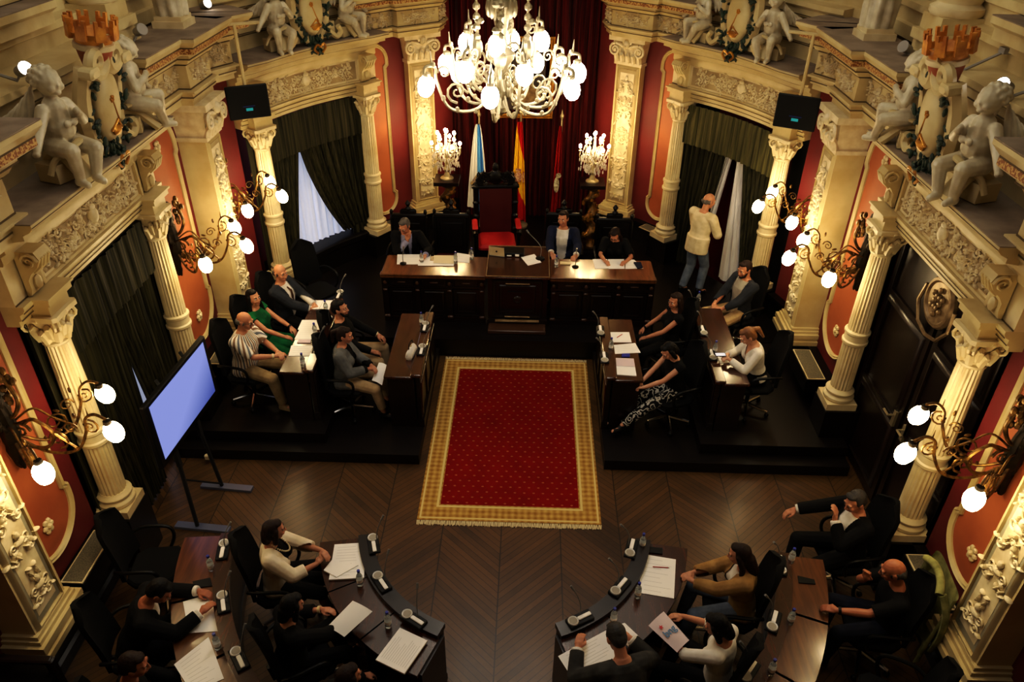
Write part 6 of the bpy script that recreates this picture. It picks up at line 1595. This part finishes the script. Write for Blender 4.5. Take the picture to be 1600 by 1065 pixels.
for s in (1, -1):
    nm = {1: 'right', -1: 'left'}[s]; wn = {1: 'dark door', -1: 'television window'}[s]
    hd = lambda h: h if s > 0 else 180 - h
    putto(3.74 * s, 6.12, 4.01, hd(200), -s, 'seated cherub nearest the camera on the ledge over the %s' % wn, 1.12)
    putto(3.74 * s, 7.46, 4.01, hd(160), s, 'seated cherub on the far half of the ledge over the %s' % wn, 1.06)
    wn = {1: 'right doorway', -1: 'white-curtained window'}[s]
    p = bay2(.24, .22); putto(p.x * s, p.y, 4.01, hd(228), -s, 'seated cherub on the near end of the ledge over the %s' % wn, 1.05)
    p = bay2(.84, .22); putto(p.x * s, p.y, 4.01, hd(205), s, 'seated cherub on the far end of the ledge over the %s' % wn, 1.0)
    # draped standing figure in the gallery
    t = thing('draped_statue', 'white draped standing statue on the %s cornice, only its lower half in view' % nm, 'statue', (3.98 * s, 9.2, 4.645), 0, 'draped gallery statues', (.85, .85, .95))
    mb = MB(); mb.box((0, 0, .04), (.42, .42, .08)); mb.box((0, 0, .1), (.36, .36, .06)); obj('plinth', mb, 'ivory', t)
    mb = MB(); R = []
    for i in range(26):
        f = i / 25; ring = []
        for k in range(40):
            a = 2 * PI * k / 40; q = (.2 - .07 * f + .03 * math.sin(f * 5)) * (1 + .1 * (1 - .5 * f) * math.sin(9 * a + 2 * f) + .05 * math.sin(5 * a - 3 * f)); ring.append(V((q * math.cos(a), q * .85 * math.sin(a), .13 + 1.15 * f)))
        R.append(ring)
    mb.rings(R); obj('drapery', mb, 'stone', t, 60)
    mb = MB(); mb.cap((0, 0, 1.2), .13, (0, 0, 1.45), .12, 12); mb.cap((0, 0, 1.45), .1, (0, 0, 1.62), .045, 10); mb.ball((0, 0, 1.72), (.08, .095, .11), 12, 9); mb.ball((0, .0, 1.76), (.09, .1, .09), 12, 9)
    for a in (-1, 1): mb.cap((a * .16, 0, 1.5), .055, (a * .22, .06, 1.25), .045, 8); mb.cap((a * .22, .06, 1.25), .042, (a * .1, .18, 1.15), .032, 8)
    mb.ball((0, .09, 1.71), (.015, .02, .02), 6, 5); m_ = remesh(mb, .012, 3); mobj('figure', m_, 'stone', t)
# dark wooden stalls at the near corners
for s in (1, -1):
    side(s); t = thing('wooden_stall', 'dark wooden stall end in the bottom %s corner of the photo' % SN[s], 'stall')
    mb = MB(); mb.box((3.9, 3.2, .35), (.46, .9, .7)); mb.box((3.9, 3.2, .72), (.52, .96, .05)); obj('body', mb, 'blackwood', t)
    mb = MB(); mb.rbox((3.66, 3.64, .45), (.07, .07, .9), .012); obj('post', mb, 'doorwood', t)
    mb = MB(); mb.rbox((3.9, 3.64, .88), (.52, .07, .05), .012); obj('rail', mb, 'doorwood', t)
side(1)
# ================================================================== LIGHT
def lamp(name, loc, e, col, size=.1, kind='POINT', rot=None, sx=1, sy=1):
    l = bpy.data.lights.new(name, kind); l.energy = e; l.color = col
    if kind == 'AREA': l.shape = 'RECTANGLE'; l.size = sx; l.size_y = sy
    else: l.shadow_soft_size = size
    o = bpy.data.objects.new(name, l); C.objects.link(o); o.location = loc
    if rot is not None: o.rotation_euler = rot
    return o
lamp('ceiling_bounce_fill', (0, 7.2, 8.6), 185, (1.0, .93, .78), kind='AREA', sx=6.5, sy=9)  # added area light, no real fixture; stands in for spotlight bounce off the ceiling
w_ = bpy.data.worlds.new('world'); sc.world = w_; w_.use_nodes = True
w_.node_tree.nodes['Background'].inputs[0].default_value = (.5, .45, .4, 1); w_.node_tree.nodes['Background'].inputs[1].default_value = .02
sc.view_settings.view_transform = 'Standard'
sc.view_settings.exposure = 0
vs = sc.view_settings; vs.use_curve_mapping = True; cm = vs.curve_mapping; cv_ = cm.curves[3]
cv_.points.new(.06, .04); cv_.points.new(.25, .25); cv_.points.new(.7, .73); cm.update()
